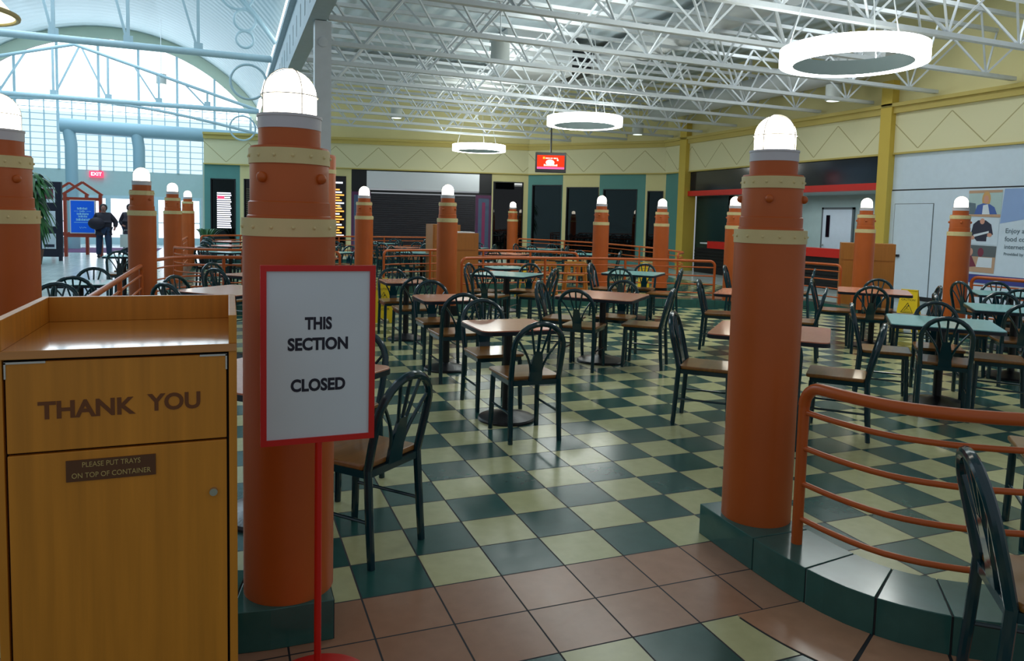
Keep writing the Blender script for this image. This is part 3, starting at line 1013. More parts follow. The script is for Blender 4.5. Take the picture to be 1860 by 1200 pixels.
# ------------------------------------------------------------------ chairs
def make_chair(label):
    """origin on the floor under the seat centre, facing +y"""
    t = thing('hoop_back_chair', label, 'chair', (0, 0, 0))
    g = M['green_metal']
    # seat
    s = MB()
    P = [(-0.205, 0.205), (-0.19, 0.222), (0.19, 0.222), (0.205, 0.205), (0.198, -0.17), (0.17, -0.19), (-0.17, -0.19), (-0.198, -0.17)]
    s.prism(P, 0.440, 0.466)
    s.build('seat', M['seat'], t, bevel=0.008)
    f = MB().box(-0.18, 0.165, 0.405, 0.18, 0.195, 0.439).box(-0.19, -0.205, 0.405, 0.19, -0.18, 0.439)
    f.box(-0.19, -0.19, 0.405, -0.165, 0.185, 0.439).box(0.165, -0.19, 0.405, 0.19, 0.185, 0.439)
    f.build('seat_frame', g, t, smooth=False)
    for sx_ in (-1, 1):
        MB().tube([(sx_ * 0.178, 0.18, 0.41), (sx_ * 0.184, 0.19, 0.10), (sx_ * 0.186, 0.195, 0.0)], [0.0195, 0.019, 0.0175], 10).build('leg', g, t)
        MB().tube([(sx_ * 0.180, -0.195, 0.45), (sx_ * 0.184, -0.21, 0.2), (sx_ * 0.186, -0.225, 0.0)], [0.020, 0.0195, 0.018], 10).build('leg', g, t)
        MB().tube([(sx_ * 0.184, 0.19, 0.205), (sx_ * 0.184, -0.21, 0.205)], 0.0085, 8).build('stretcher', g, t)
    # hoop: in a plane leaning back
    def yb(z): return -0.195 - 0.10 * max(0, (z - 0.45)) / 0.41
    pts = []
    zc, rr = 0.672, 0.182
    pts.append((-0.180, yb(0.44), 0.44))
    pts.append((-0.184, yb(0.56), 0.56))
    for d in range(180, -1, -15):
        a = math.radians(d)
        z = zc + 0.178 * math.sin(a)
        pts.append((rr * math.cos(a) * (1.02), yb(z), z))
    pts.append((0.184, yb(0.56), 0.56))
    pts.append((0.180, yb(0.44), 0.44))
    MB().tube(pts, 0.0198, 10).build('hoop_back', g, t)
    sp_ = MB()
    W = [(0.0, 0.425, 0.050), (0.0, 0.50, 0.047), (0.0, 0.58, 0.040), (0.0, 0.65, 0.028)]
    for i in range(len(W) - 1):
        z0, w0 = W[i][1], W[i][2]; z1, w1 = W[i + 1][1], W[i + 1][2]
        y0, y1 = yb(z0), yb(z1)
        vs = [(-w0, y0 - 0.009, z0), (w0, y0 - 0.009, z0), (w0, y0 + 0.009, z0), (-w0, y0 + 0.009, z0), (-w1, y1 - 0.009, z1), (w1, y1 - 0.009, z1), (w1, y1 + 0.009, z1), (-w1, y1 + 0.009, z1)]
        sp_.add(vs, [(0, 3, 2, 1), (4, 5, 6, 7), (0, 1, 5, 4), (1, 2, 6, 5), (2, 3, 7, 6), (3, 0, 4, 7)])
    sp_.build('splat', g, t, smooth=False)
    def hoop_pt(d):
        a = math.radians(d)
        z = zc + 0.178 * math.sin(a)
        return (rr * math.cos(a), z)
    for x0, z0, d, bow in ((0, 0.62, 90, 0), (0.018, 0.60, 66, 0.0), (-0.018, 0.60, 114, 0.0), (0.040, 0.50, 24, 0.02), (-0.040, 0.50, 156, -0.02)):
        x1, z1 = hoop_pt(d)
        ps = []
        for k in range(6):
            u = k / 5
            xx = x0 + (x1 - x0) * (u ** (1.6 if bow else 1.0))
            zz = z0 + (z1 - z0) * u
            ps.append((xx, yb(zz), zz))
        MB().tube(ps, 0.0088, 6).build('spoke', g, t)
    register(t)
    return t

CHAIRS = []
proto = [None]
def chair_at_hoop(hx, hy, az, label, group):
    """hx, hy: where the hoop top stands; az: facing azimuth in degrees clockwise from +y"""
    a = math.radians(az)
    fx, fy = math.sin(a), math.cos(a)
    c = (hx + fx * 0.295, hy + fy * 0.295)
    return chair_c(c[0], c[1], az, label, group)
def chair_c(x, y, az, label, group):
    if proto[0] is None:
        proto[0] = make_chair(label)
        o = proto[0]
        o.location = (x, y, 0); o.rotation_euler = (0, 0, -math.radians(az)); o['group'] = group
        return o
    return dup(proto[0], (x, y, 0), -math.radians(az), label, group)

# ------------------------------------------------------------------ tables
def make_table(size, top, clip, base_r):
    t = thing('dining_table', 'x', 'table')
    h = size / 2
    MB().prism(rounded(size, size, clip, 5), 0.724, 0.745).build('tabletop', top, t, bevel=0.002)
    e = MB()
    P = rounded(size + 0.008, size + 0.008, clip + 0.004, 5)
    e.prism(P, 0.708, 0.737)
    e.build('edge_band', M['edge'], t)
    MB().lathe([(0.036, 0.03), (0.036, 0.70)], 20).build('column', M['iron'], t)
    MB().lathe([(base_r, 0.0), (base_r, 0.012), (base_r * 0.96, 0.024), (base_r * 0.6, 0.045), (0.07, 0.062), (0.04, 0.075)], 36).build('base', M['iron'], t)
    MB().box(-0.17, -0.025, 0.69, 0.17, 0.025, 0.708).box(-0.025, -0.17, 0.69, 0.025, 0.17, 0.708).build('top_bracket', M['iron'], t, smooth=False)
    register(t)
    return t
TBL = {}
def table(kind, x, y, rz, label, group):
    """kind: small_pink, small_teal, big_pink, big_teal"""
    if kind not in TBL:
        size = 0.61 if 'small' in kind else 0.86
        t = make_table(size, M['pink'] if 'pink' in kind else M['teal_top'], 0.075 if 'small' in kind else 0.06, 0.225 if 'small' in kind else 0.27)
        TBL[kind] = t
        t.location = (x, y, 0); t.rotation_euler = (0, 0, rz); t['label'] = label; t['group'] = group
        return t
    return dup(TBL[kind], (x, y, 0), rz, label, group)

G1, G2 = 'small square pedestal tables', 'large square pedestal tables set diagonally'
GC = 'green hoop-back chairs'
# row of three small pink tables
for (x, y, nm, pos) in ((1.52, 2.38, 'nearest small pink table', 'nearest of the three in a row'),
                        (1.58, 4.33, 'middle small pink table', 'middle one of the three in a row'),
                        (1.60, 6.28, 'farthest small pink table', 'farthest of the three in a row, beside the wet floor sign')):
    table('small_pink', x, y, 0, 'small pink table, ' + pos, G1)
chair_at_hoop(1.50, 1.68, 0, 'green hoop-back chair with its back to us at the nearest small pink table', GC)
chair_at_hoop(1.55, 3.12, 180, 'green hoop-back chair facing us behind the nearest small pink table', GC)
chair_at_hoop(1.53, 3.60, 0, 'green hoop-back chair with its back to us at the middle small pink table', GC)
chair_at_hoop(1.58, 5.00, 180, 'green hoop-back chair facing us behind the middle small pink table', GC)
chair_at_hoop(1.56, 5.50, 0, 'green hoop-back chair with its back to us at the farthest small pink table', GC)
chair_at_hoop(1.55, 6.92, 180, 'green hoop-back chair facing us behind the farthest small pink table', GC)

# diagonal tables with chairs; sides: NL near-left, FL far-left, FR far-right, NR near-right
AZ = {'NL': 45, 'FL': 135, 'FR': -135, 'NR': -45}
SIDE = {'NL': 'near left', 'FL': 'far left', 'FR': 'far right', 'NR': 'near right'}
def diag(kind, x, y, desc, label, chairs, off=0.76, rzj=0.0):
    table(kind, x, y, PI / 4 + rzj, label, G2)
    for s_, h in chairs.items():
        if h is None:
            a = math.radians(AZ[s_])
            h = (x - math.sin(a) * off, y - math.cos(a) * off)
        chair_at_hoop(h[0], h[1], AZ[s_] + random.uniform(-4, 4), 'green hoop-back chair, %s side of %s' % (SIDE[s_], desc), GC)
diag('big_pink', 3.38, 4.32, 'the diagonal pink table in the centre', 'large diagonal pink-topped table in the centre of the dining floor', {'NL': (2.80, 3.84), 'FL': (2.82, 4.84), 'FR': (3.93, 4.82), 'NR': (3.94, 3.78)})
diag('big_teal', 3.37, 7.34, 'the left teal table before the long railing', 'large diagonal teal table in front of the long railing, left of its twin', {'NL': (2.80, 6.83), 'FL': (2.95, 7.95), 'FR': (3.98, 7.90), 'NR': (3.90, 6.76)})
diag('big_teal', 5.60, 7.45, 'the right teal table before the long railing', 'large diagonal teal table in front of the long railing, before the yellow sign', {'NL': (5.05, 6.93), 'FL': (5.12, 8.06), 'FR': (6.12, 7.95), 'NR': (6.08, 6.80)})
diag('big_pink', 3.45, 1.66, 'the pink table behind the big right-hand pillar', 'large diagonal pink table partly hidden by the big right-hand pillar', {'FL': (2.80, 2.06), 'NR': (4.02, 1.10), 'NL': (2.98, 1.10)})
diag('big_pink', 5.46, 4.32, 'the farther pink table behind the big pillar', 'large diagonal pink table farther back, mostly behind the big right-hand pillar', {'FL': (5.02, 4.86), 'NR': (5.95, 3.66)})
diag('big_teal', 5.44, 1.76, 'the teal table behind the curved handrail', 'large diagonal pale teal table just behind the curved handrail on the right', {'NL': (4.93, 1.30), 'FL': (4.90, 2.28), 'FR': (5.98, 2.26), 'NR': (5.99, 1.24)})
diag('big_pink', 7.40, 4.33, 'the pink table by the right yellow sign', 'large diagonal pink table left of the right-hand yellow wet floor sign', {'NL': (6.78, 3.78), 'FL': (6.90, 4.92), 'FR': (7.95, 4.76), 'NR': (7.86, 3.72)})
diag('big_teal', 7.34, 2.40, 'the teal table at the right edge', 'large diagonal teal table cut by the right edge, nearest of two there', {'NL': (6.82, 1.92), 'FL': (6.80, 2.95), 'FR': (7.85, 2.92)})
diag('big_teal', 9.15, 3.70, 'the far teal table at the right edge', 'large diagonal teal table cut by the right edge, close to the mural railing', {'FR': (9.55, 4.20), 'NL': (8.6, 3.2)})
chair_at_hoop(8.93, 4.28, 100, 'green hoop-back chair beside the mural pillar at the far teal table', GC)
diag('big_pink', 8.02, 7.15, 'the hidden pink table by the far right railing', 'large diagonal pink table near the counter railing, hidden by the big right-hand pillar', {'FL': (7.50, 7.62), 'NR': (8.60, 6.65)})
table('small_teal', 3.86, 8.72, 0, 'small pale teal table pushed against the long railing in the middle', G1)
# left of the near pillar
diag('big_pink', -0.27, 1.02, 'the pink table behind the closed sign', 'large diagonal pink table mostly hidden behind the closed sign', {'FR': None})
chair_c(0.08, 0.53, -40, 'green hoop-back chair in the near foreground beside the closed sign', GC)
diag('big_pink', -0.46, 5.35, 'the pale pink table above the bin', 'large diagonal pink table seen just above the bin, left of the near pillar', {'NL': (-1.08, 4.88), 'FL': (-1.05, 5.80)})
diag('big_pink', -0.02, 7.40, 'the farther pink table left of the near pillar', 'large diagonal pink table, second one above the bin left of the near pillar', {'NL': (-0.66, 6.84), 'FL': (-0.72, 7.90)})
table('small_teal', -2.02, 6.36, 0, 'small pale teal table left of the sloping railing above the bin', G1)
chair_at_hoop(-1.98, 7.02, 180, 'farthest of three green hoop-back chairs in a column left of the sloping railing', GC)
chair_at_hoop(-1.98, 5.72, 0, 'middle of three green hoop-back chairs in a column left of the sloping railing', GC)
chair_at_hoop(-1.99, 5.02, 180, 'nearest of three green hoop-back chairs in a column left of the sloping railing', GC)
table('small_teal', -2.2, 11.6, 0, 'small teal table seen in the gap between the first two left-row pillars', G1)
chair_at_hoop(-2.18, 12.3, 180, 'green hoop-back chair on the far side of the small table between the left-row pillars', GC)
chair_at_hoop(-2.2, 10.95, 0, 'green hoop-back chair on the near side of the small table between the left-row pillars', GC)
# foreground right chairs
chair_c(1.935, -1.495, 130, 'green hoop-back chair seen edge on in the right foreground before the handrail', GC)
chair_c(3.42, -0.56, 45, 'green hoop-back chair behind the handrail, cut by the right edge', GC)

# back section beyond the railings
cols = [-0.45, 1.6, 3.6, 5.65, 7.7]
rows = [(13.4, 'front'), (16.2, 'middle'), (18.9, 'last')]
for j, (ry, rn) in enumerate(rows):
    for i, rx in enumerate(cols):
        if j == 2 and i == 4:
            continue
        x = rx + random.uniform(-0.12, 0.12); y = ry + random.uniform(-0.15, 0.15)
        kind = 'big_pink' if (i + j) % 4 == 3 or (i == 0 and j > 0) else 'big_teal'
        col_n = 'pink' if 'pink' in kind else 'teal'
        where = ('left end', 'left of the shutter', 'middle', 'right of the middle', 'right end')[i]
        table(kind, x, y, PI / 4, 'large %s table in the %s row of the back section, %s' % (col_n, rn, where), G2)
        for s_ in ('NL', 'FL', 'FR', 'NR'):
            a = math.radians(AZ[s_])
            chair_at_hoop(x - math.sin(a) * 0.78 + random.uniform(-.05, .05), y - math.cos(a) * 0.78 + random.uniform(-.05, .05), AZ[s_] + random.uniform(-8, 8),
                          'green chair, %s side of the %s-row table beyond the railings, %s' % (SIDE[s_], rn, where), GC)

# ------------------------------------------------------------------ foreground bin
bn = thing('waste_bin', 'oak laminate waste bin with THANK YOU flap in the left foreground', 'waste bin', (-0.752, -0.58, 0))
hw, y0, y1 = 0.272, -0.272, 0.255        # half width, front, back (local)
b = MB().box(-hw, y0, 0.04, -hw + 0.02, y1, 1.20).box(hw - 0.02, y0, 0.04, hw, y1, 1.20).box(-hw, y1 - 0.02, 0.04, hw, y1, 1.20)
b.box(-hw + 0.02, y0 + 0.03, 0.04, hw - 0.02, y1 - 0.02, 0.07)
b.build('carcass', M['oak'], bn, smooth=False, bevel=0.0015)
MB().box(-hw + 0.03, y0 + 0.03, 0.0, hw - 0.03, y1 - 0.03, 0.04).build('plinth', M['gap'], bn, smooth=False)
MB().box(-hw, y0 - 0.004, 1.197, hw, y1, 1.218).build('tray_shelf', M['oak_flat'], bn, smooth=False, bevel=0.0015)
b = MB()
b.box(-hw, y0, 1.2181, -hw + 0.02, y1, 1.293).box(hw - 0.02, y0, 1.2181, hw, y1, 1.293).box(-hw + 0.02, y1 - 0.02, 1.2181, hw - 0.02, y1, 1.293)
b.build('gallery_rim', M['oak'], bn, smooth=False, bevel=0.0012)
MB().box(-hw + 0.02, y0 + 0.022, 0.07, hw - 0.02, y0 + 0.027, 1.197).build('dark_reveal', M['gap'], bn, smooth=False)
fl_ = MB().box(-hw + 0.026, y0 + 0.001, 0.966, hw - 0.026, y0 + 0.02, 1.190).build('flap', M['oak'], bn, smooth=False, bevel=0.002)
text('flap_lettering', 'THANK', 0.059, M['burnt'], fl_, (-0.0765, y0 + 0.0004, 1.066), sx=1.02, bold=0.0018)
text('flap_lettering', 'YOU', 0.059, M['burnt'], fl_, (0.123, y0 + 0.0004, 1.070), sx=0.97, bold=0.0018)
dr_ = MB().box(-hw + 0.026, y0 + 0.001, 0.06, hw - 0.026, y0 + 0.02, 0.960).build('door', M['oak'], bn, smooth=False, bevel=0.002)
pq = MB().box(-0.124, y0 - 0.002, 0.884, 0.076, y0 + 0.001, 0.938).build('plaque', M['plaque'], dr_, smooth=False)
MB().tube([(0.213, y0 + 0.002, 0.823), (0.213, y0 - 0.010, 0.823)], [0.011, 0.010], 16).build('lock', M['steel'], dr_)
for zz, s_ in ((0.925, 'PLEASE PUT TRAYS'), (0.898, 'ON TOP OF CONTAINER')):
    text('plaque_lettering', s_, 0.0185, M['brass'], dr_, (-0.024, y0 - 0.0024, zz), extrude=0.0004, sx=0.84)
b = MB().box(-hw + 0.024, y0 - 0.001, 1.186, -hw + 0.11, y0 + 0.012, 1.191).box(-hw + 0.024, y0 - 0.001, 1.15, -hw + 0.028, y0 + 0.012, 1.19)
b.build('corner_bracket', M['steel'], bn, smooth=False)
b = MB()
b.box(hw - 0.09, y0 - 0.001, 1.186, hw - 0.024, y0 + 0.012, 1.191).box(hw - 0.028, y0 - 0.001, 1.15, hw - 0.024, y0 + 0.012, 1.19)
b.build('corner_bracket', M['steel'], bn, smooth=False)

# ------------------------------------------------------------------ closed sign
sg = thing('floor_sign', 'red pedestal sign reading THIS SECTION CLOSED in front of the near pillar', 'sign', (-0.232, -0.52, 0))
MB().lathe([(0.178, 0.0), (0.178, 0.008), (0.16, 0.016), (0.03, 0.024), (0.014, 0.04)], 48).build('base', M['red'], sg)
MB().lathe([(0.0115, 0.02), (0.0115, 0.84)], 16).build('pole', M['red'], sg)
fw, fz0, fz1 = 0.177, 0.832, 1.402
b = MB().box(-fw, -0.012, fz0, -fw + 0.018, 0.012, fz1).box(fw - 0.018, -0.012, fz0, fw, 0.012, fz1)
b.box(-fw + 0.018, -0.012, fz0, fw - 0.018, 0.012, fz0 + 0.018).box(-fw + 0.018, -0.012, fz1 - 0.018, fw - 0.018, 0.012, fz1)
b.box(-fw + 0.018, 0.002, fz0 + 0.018, fw - 0.018, 0.010, fz1 - 0.018)
b.build('sign_frame', M['red'], sg, smooth=False)
sh = MB().box(-fw + 0.018, -0.006, fz0 + 0.018, fw - 0.018, 0.001, fz1 - 0.018).build('paper_sheet', M['paper'], sg, smooth=False)
for s_, z_, w_ in (('THIS', 1.216, 0.76), ('SECTION', 1.150, 0.86), ('CLOSED', 1.018, 0.86)):
    text('sheet_lettering', s_, 0.053, M['ink'], sh, (-0.002, -0.0066, z_), extrude=0.0004, bold=0.0021, sx=w_)

# ------------------------------------------------------------------ other bins
def oak_cabinet(name, x, y, rz, h, w, d, label, tray=False):
    t = thing(name, label, 'waste bin', (x, y, 0), rz)
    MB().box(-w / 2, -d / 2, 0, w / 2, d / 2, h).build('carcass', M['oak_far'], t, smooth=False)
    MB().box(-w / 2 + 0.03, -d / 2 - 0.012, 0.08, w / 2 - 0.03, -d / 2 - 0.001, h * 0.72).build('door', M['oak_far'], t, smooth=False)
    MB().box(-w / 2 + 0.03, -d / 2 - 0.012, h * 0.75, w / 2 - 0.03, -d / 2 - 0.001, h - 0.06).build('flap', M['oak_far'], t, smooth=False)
    if tray:
        MB().box(-w * 0.1, -0.15, h, w * 0.45, 0.15, h + 0.02).build('tray', M['shelf_white'], t, smooth=False)
    return t
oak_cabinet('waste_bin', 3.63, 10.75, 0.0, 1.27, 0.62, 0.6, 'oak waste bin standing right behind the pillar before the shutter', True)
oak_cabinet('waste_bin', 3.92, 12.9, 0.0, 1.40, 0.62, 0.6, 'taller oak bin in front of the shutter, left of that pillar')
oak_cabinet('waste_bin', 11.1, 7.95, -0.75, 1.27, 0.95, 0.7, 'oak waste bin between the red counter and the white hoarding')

# ------------------------------------------------------------------ wet floor signs
def wet_sign(x, y, rz, label, h=0.64, w=0.29):
    t = thing('wet_floor_sign', label, 'safety sign', (x, y, 0), rz, 'yellow wet floor signs')
    for s_ in (-1, 1):
        c_, sn = math.cos(0.2), math.sin(0.2)
        mt = Matrix.Translation((0, -s_ * 0.135, 0)) @ Matrix.Rotation(s_ * -0.2, 4, 'X')
        pts = [(-w / 2, 0), (-w / 2 + 0.05, h), (w / 2 - 0.05, h), (w / 2, 0), (w / 2 - 0.06, 0), (w / 2 - 0.08, 0.06), (-w / 2 + 0.08, 0.06), (-w / 2 + 0.06, 0)]
        mt2 = mt @ Matrix.Rotation(PI / 2, 4, 'X')
        MB().prism([(p[0], p[1]) for p in pts], -0.006, 0.006, mt2).build('panel', M['yellow'], t, smooth=False)
        if s_ == 1:
            mt3 = mt @ Matrix.Translation((0, -0.0075, 0))
            tri = MB()
            A, B, C_ = Vector((0, 0, 0.45)), Vector((-0.085, 0, 0.30)), Vector((0.085, 0, 0.30))
            for p, q in ((A, B), (B, C_), (C_, A)):
                tri.bar(p, q, 0.009, 0.004)
            # slipping figure
            tri.ball((0.012, 0, 0.405), 0.010, 8, 5, (1, 0.2, 1))
            tri.bar((0.005, 0, 0.395), (-0.012, 0, 0.362), 0.012, 0.003).bar((-0.012, 0, 0.362), (0.03, 0, 0.35), 0.008, 0.003)
            tri.bar((-0.012, 0, 0.362), (-0.04, 0, 0.335), 0.008, 0.003).bar((0.005, 0, 0.39), (-0.03, 0, 0.385), 0.006, 0.003)
            tri.bar((-0.05, 0, 0.322), (0.05, 0, 0.322), 0.006, 0.003)
            tri.build('warning_triangle', M['black'], t, smooth=False, mtx=None).matrix_local = mt3
            for body, z_, sz in (('CAUTION', 0.495, 0.045), ('WET', 0.25, 0.05), ('FLOOR', 0.20, 0.05)):
                o = text('lettering', body, sz, M['black'], t, (0, 0, 0), extrude=0.001)
                o.matrix_local = mt3 @ Matrix.Translation((0, 0.001, z_)) @ Matrix.Rotation(PI / 2, 4, 'X')
    MB().box(-w / 2 + 0.05, -0.02, h * 0.975, w / 2 - 0.05, 0.02, h * 0.975 + 0.02).build('hinge', M['yellow'], t, smooth=False)
    return t
wet_sign(1.62, 7.85, -0.12, 'yellow wet floor sign behind the farthest small pink table')
wet_sign(8.52, 11.95, -0.6, 'yellow wet floor sign in the aisle behind the long railing', h=0.62, w=0.27)
wet_sign(9.2, 5.30, -1.2, 'yellow wet floor sign near the white door on the right', h=0.64, w=0.34)
wet_sign(5.0, 10.75, 0.9, 'yellow wet floor sign half hidden right of the oak bin', h=0.64)

# ------------------------------------------------------------------ high chairs
def high_chair(x, y, rz, label):
    t = thing('high_chair', label, 'high chair', (x, y, 0), rz, 'wooden restaurant high chairs')
    for sx_ in (-1, 1):
        for sy_ in (-1, 1):
            MB().bar((sx_ * 0.23, sy_ * 0.23, 0), (sx_ * 0.17, sy_ * 0.15, 0.72), 0.035).build('leg', M['tan'], t, smooth=False)
    MB().box(-0.19, -0.16, 0.50, 0.19, 0.17, 0.52).build('seat', M['tan'], t, smooth=False)
    b = MB().box(-0.2, 0.14, 0.68, 0.2, 0.165, 0.76)
    for k in range(3):
        b.box(-0.12 + k * 0.1, 0.145, 0.52, -0.08 + k * 0.1, 0.16, 0.68)
    b.build('backrest', M['tan'], t, smooth=False)
    MB().box(-0.2, -0.19, 0.68, 0.2, -0.165, 0.76).box(-0.205, -0.165, 0.69, -0.18, 0.14, 0.72).box(0.18, -0.165, 0.69, 0.205, 0.14, 0.72).build('guard_rim', M['tan'], t, smooth=False)
    MB().box(-0.21, -0.20, 0.2, 0.21, -0.18, 0.24).box(-0.21, 0.18, 0.2, 0.21, 0.20, 0.24).build('stretcher', M['tan'], t, smooth=False)
    return t
high_chair(5.15, 10.0, -0.35, 'left of two orange wooden high chairs behind the long railing')
high_chair(5.78, 9.98, -0.35, 'right of two orange wooden high chairs behind the long railing')

# ------------------------------------------------------------------ ring lamps, cans, screen
def ring_lamp(x, y, z, label, R=0.9):
    t = thing('ring_lamp', label, 'ceiling lamp', (x, y, z), 0, 'glowing ring lamps')
    def ringmesh(r0, r1, z0, z1, n=64):
        vs, fs = [], []
        for k in range(n):
            a = 2 * PI * k / n
            c_, s_ = math.cos(a), math.sin(a)
            vs += [(r0 * c_, r0 * s_, z0), (r1 * c_, r1 * s_, z0), (r1 * c_, r1 * s_, z1), (r0 * c_, r0 * s_, z1)]
        for k in range(n):
            j = (k + 1) % n
            for q in range(4):
                q2 = (q + 1) % 4
                fs.append((4 * k + q, 4 * k + q2, 4 * j + q2, 4 * j + q))
        return MB().add(vs, fs)
    ringmesh(R - 0.17, R, -0.10, 0.10).build('glowing_ring', M['ring_glow'], t)
    ringmesh(R - 0.185, R - 0.171, -0.098, 0.098).build('inner_band', M['ring_in'], t)
    for k in range(3):
        a = 2 * PI * k / 3 + 0.4
        MB().tube([((R - .1) * math.cos(a), (R - .1) * math.sin(a), 0.1), (0.15 * math.cos(a), 0.15 * math.sin(a), 6.345 - z)], 0.008, 6).build('suspension_cable', M['white_steel'], t)
    return t
ring_lamp(7.04, 4.57, 3.78, 'nearest and largest glowing white ring lamp, upper right')
ring_lamp(7.42, 13.1, 3.92, 'middle-sized glowing ring lamp above the hanging screen')
ring_lamp(7.42, 21.1, 3.92, 'smallest glowing ring lamp, in front of the back wall fascia')
for x, y, z, lb in ((4.32, 10.54, 4.70, 'white cylinder downlight hanging left of centre, largest in the court'),
                    (4.40, 20.24, 4.78, 'small white cylinder downlight far left under the trusses'),
                    (12.75, 10.75, 4.70, 'white cylinder downlight near the yellow right wall'),
                    (12.1, 18.6, 4.62, 'small white cylinder downlight right of the middle ring lamp'),
                    (-2.85, 28.7, 6.50, 'pale cylinder lamp hanging before the arched window')):
    t = thing('cylinder_downlight', lb, 'ceiling lamp', (x, y, z), 0, 'cylinder downlights')
    MB().lathe([(0.17, -0.17), (0.18, -0.165), (0.18, 0.2), (0.15, 0.205)], 24).build('housing', M['can'], t)
    MB().lathe([(0.15, -0.178), (0.15, -0.171)], 24).build('lens', M['can_glow'], t)
    MB().lathe([(0.012, 0.2), (0.012, 6.34 - z if x > 0 else 2.25)], 8).build('stem', M['white_steel'], t)

tv = thing('hanging_screen', 'black flat screen with a red picture hanging from a pole', 'television', (8.26, 16.94, 3.23), -0.36)
MB().box(-0.45, 0, -0.29, 0.45, 0.09, 0.29).build('housing', M['tv'], tv, smooth=False, bevel=0.01)
sc_ = MB().box(-0.40, -0.004, -0.19, 0.40, 0.0, 0.21).build('display', M['screen'], tv, smooth=False)
MB().box(-0.40, -0.007, -0.19, 0.40, -0.0045, -0.13).build('pink_strip', M['screen_pink'], sc_, smooth=False)
b = MB().add([(p[0], -0.007, p[1]) for p in ell(-0.02, 0.0, 0.13, 0.085)], [tuple(range(14))])
b.build('white_picture', M['screen_white'], sc_, smooth=False)
b = MB()
for k, w_ in enumerate((0.045, 0.04, 0.03, 0.04, 0.025, 0.05, 0.035, 0.03)):
    b.box(-0.15 + k * 0.047, -0.0085, 0.105, -0.15 + k * 0.047 + w_ * 0.8, -0.0075, 0.14)
b.box(0.18, -0.0085, 0.05, 0.225, -0.0075, 0.095)
for k in range(9):
    b.box(-0.2 + k * 0.045, -0.0095, -0.105, -0.165 + k * 0.045, -0.0085, -0.05 - 0.012 * (k % 2))
b.build('display_lettering', M['screen_white'], sc_, smooth=False)
MB().box(-0.23, -0.008, 0.10, -0.17, -0.005, 0.16).build('gold_mark', M['screen_gold'], sc_, smooth=False)
MB().lathe([(0.022, 0.29), (0.022, 1.3)], 10, (0, 0.05, 0)).build('pole', M['tv'], tv)

# ------------------------------------------------------------------ roof steel of the court
def delta_truss(y, label):
    t = thing('roof_truss', label, 'truss', (0.9, y, 4.45), 0, 'white roof trusses over the food court')
    L = 12.6
    H, W_ = 1.0, 0.42
    MB().box(0, -0.05, 0, L, 0.05, 0.07).build('bottom_chord', M['white_steel'], t, smooth=False)
    for s_ in (-1, 1):
        MB().box(0, s_ * W_ - 0.04, H, L, s_ * W_ + 0.04, H + 0.07).build('top_chord', M['white_steel'], t, smooth=False)
        w = MB()
        n = 8
        for k in range(n):
            x0 = L * k / n
            xm = L * (k + 0.5) / n
            x1 = L * (k + 1) / n
            w.bar((xm, 0, 0.05), (x0, s_ * W_, H), 0.032).bar((xm, 0, 0.05), (x1, s_ * W_, H), 0.032)
        w.build('web', M['white_steel'], t, smooth=False)
    register(t)
    return t
ys = [1.95, 3.6, 5.25, 6.95, 8.62, 10.3, 11.95, 13.65, 15.3, 17.0, 18.65, 20.3, 22.0]
t0 = delta_truss(ys[0], 'white open-web steel truss crossing the food court ceiling')
for y in ys[1:]:
    dup(t0, (0.9, y, 4.45), 0, 'white open-web steel truss crossing the food court ceiling')
def duct(name, pts, r, label, m_=None, cat='duct'):
    b_ = MB().tube(pts, r, 20)
    o = b_.build(name, m_ or M['duct'])
    P0_, P1_ = Vector(pts[0]), Vector(pts[-1])
    for q in (0.15, 0.5, 0.85):
        c_ = P0_.lerp(P1_, q)
        MB().box(c_.x - 0.03, c_.y - 0.03, c_.z + r - 0.02, c_.x + 0.03, c_.y + 0.03, 6.36).build('hanger', M['white_steel'], o, smooth=False)
    return tag(o, label, cat)
duct('air_duct', [(9.0, 8.0, 5.9), (9.0, 19.5, 5.9)], 0.36, 'fat white round air duct above the trusses, running away from us')
duct('air_duct', [(12.7, 9.0, 5.2), (12.7, 18.5, 5.2)], 0.30, 'white round air duct close to the right wall under the roof')
duct('air_duct', [(1.2, 19.5, 5.95), (8.0, 19.5, 5.95)], 0.34, 'white round air duct crossing the roof left of the middle lamp')
ac = thing('air_handler', 'white boxy air unit in the roof above the middle ring lamp', 'air unit', (6.9, 15.4, 5.7))
MB().box(-0.9, -0.7, -0.4, 0.9, 0.7, 0.6).build('casing', M['duct'], ac, smooth=False)
MB().box(0.91, -0.6, -0.3, 1.5, 0.6, 0.4).build('intake', M['dark_frame'], ac, smooth=False)
ac2 = thing('air_handler', 'bright white louvred air box high up at the top edge right of centre', 'air unit', (6.5, 6.1, 5.75))
MB().box(-0.7, -0.35, -0.25, 0.7, 0.35, 0.35).build('casing', M['duct'], ac2, smooth=False)
b = MB()
for k in range(5):
    b.box(-0.65, -0.38, -0.2 + k * 0.1, 0.65, -0.36, -0.14 + k * 0.1)
b.build('louvre', M['white_steel'], ac2, smooth=False)

# steel column with painted lower cladding
st = thing('steel_column', 'tall white steel column with terracotta cladding at its foot behind the near pillar', 'column', (0.82, 8.65, 0))
MB().box(-0.12, -0.10, 2.4, 0.12, 0.10, 4.41).build('steel_shaft', M['white_steel'], st, smooth=False)
MB().lathe([(0.205, 0.0), (0.205, 2.42), (0.19, 2.45)], 36).build('cladding', M['terracotta'], st)
for z_ in (2.17, 0.92):
    MB().lathe([(0.212, z_), (0.212, z_ + 0.06)], 36).build('band', M['cream_band'], st)
MB().lathe([(0.07, 0), (0.07, 0.02), (0.03, 0.03)], 16).build('bolt_plate', M['white_steel'], st).matrix_local = Matrix.Translation((0, -0.10, 4.1)) @ Matrix.Rotation(PI / 2, 4, 'X')
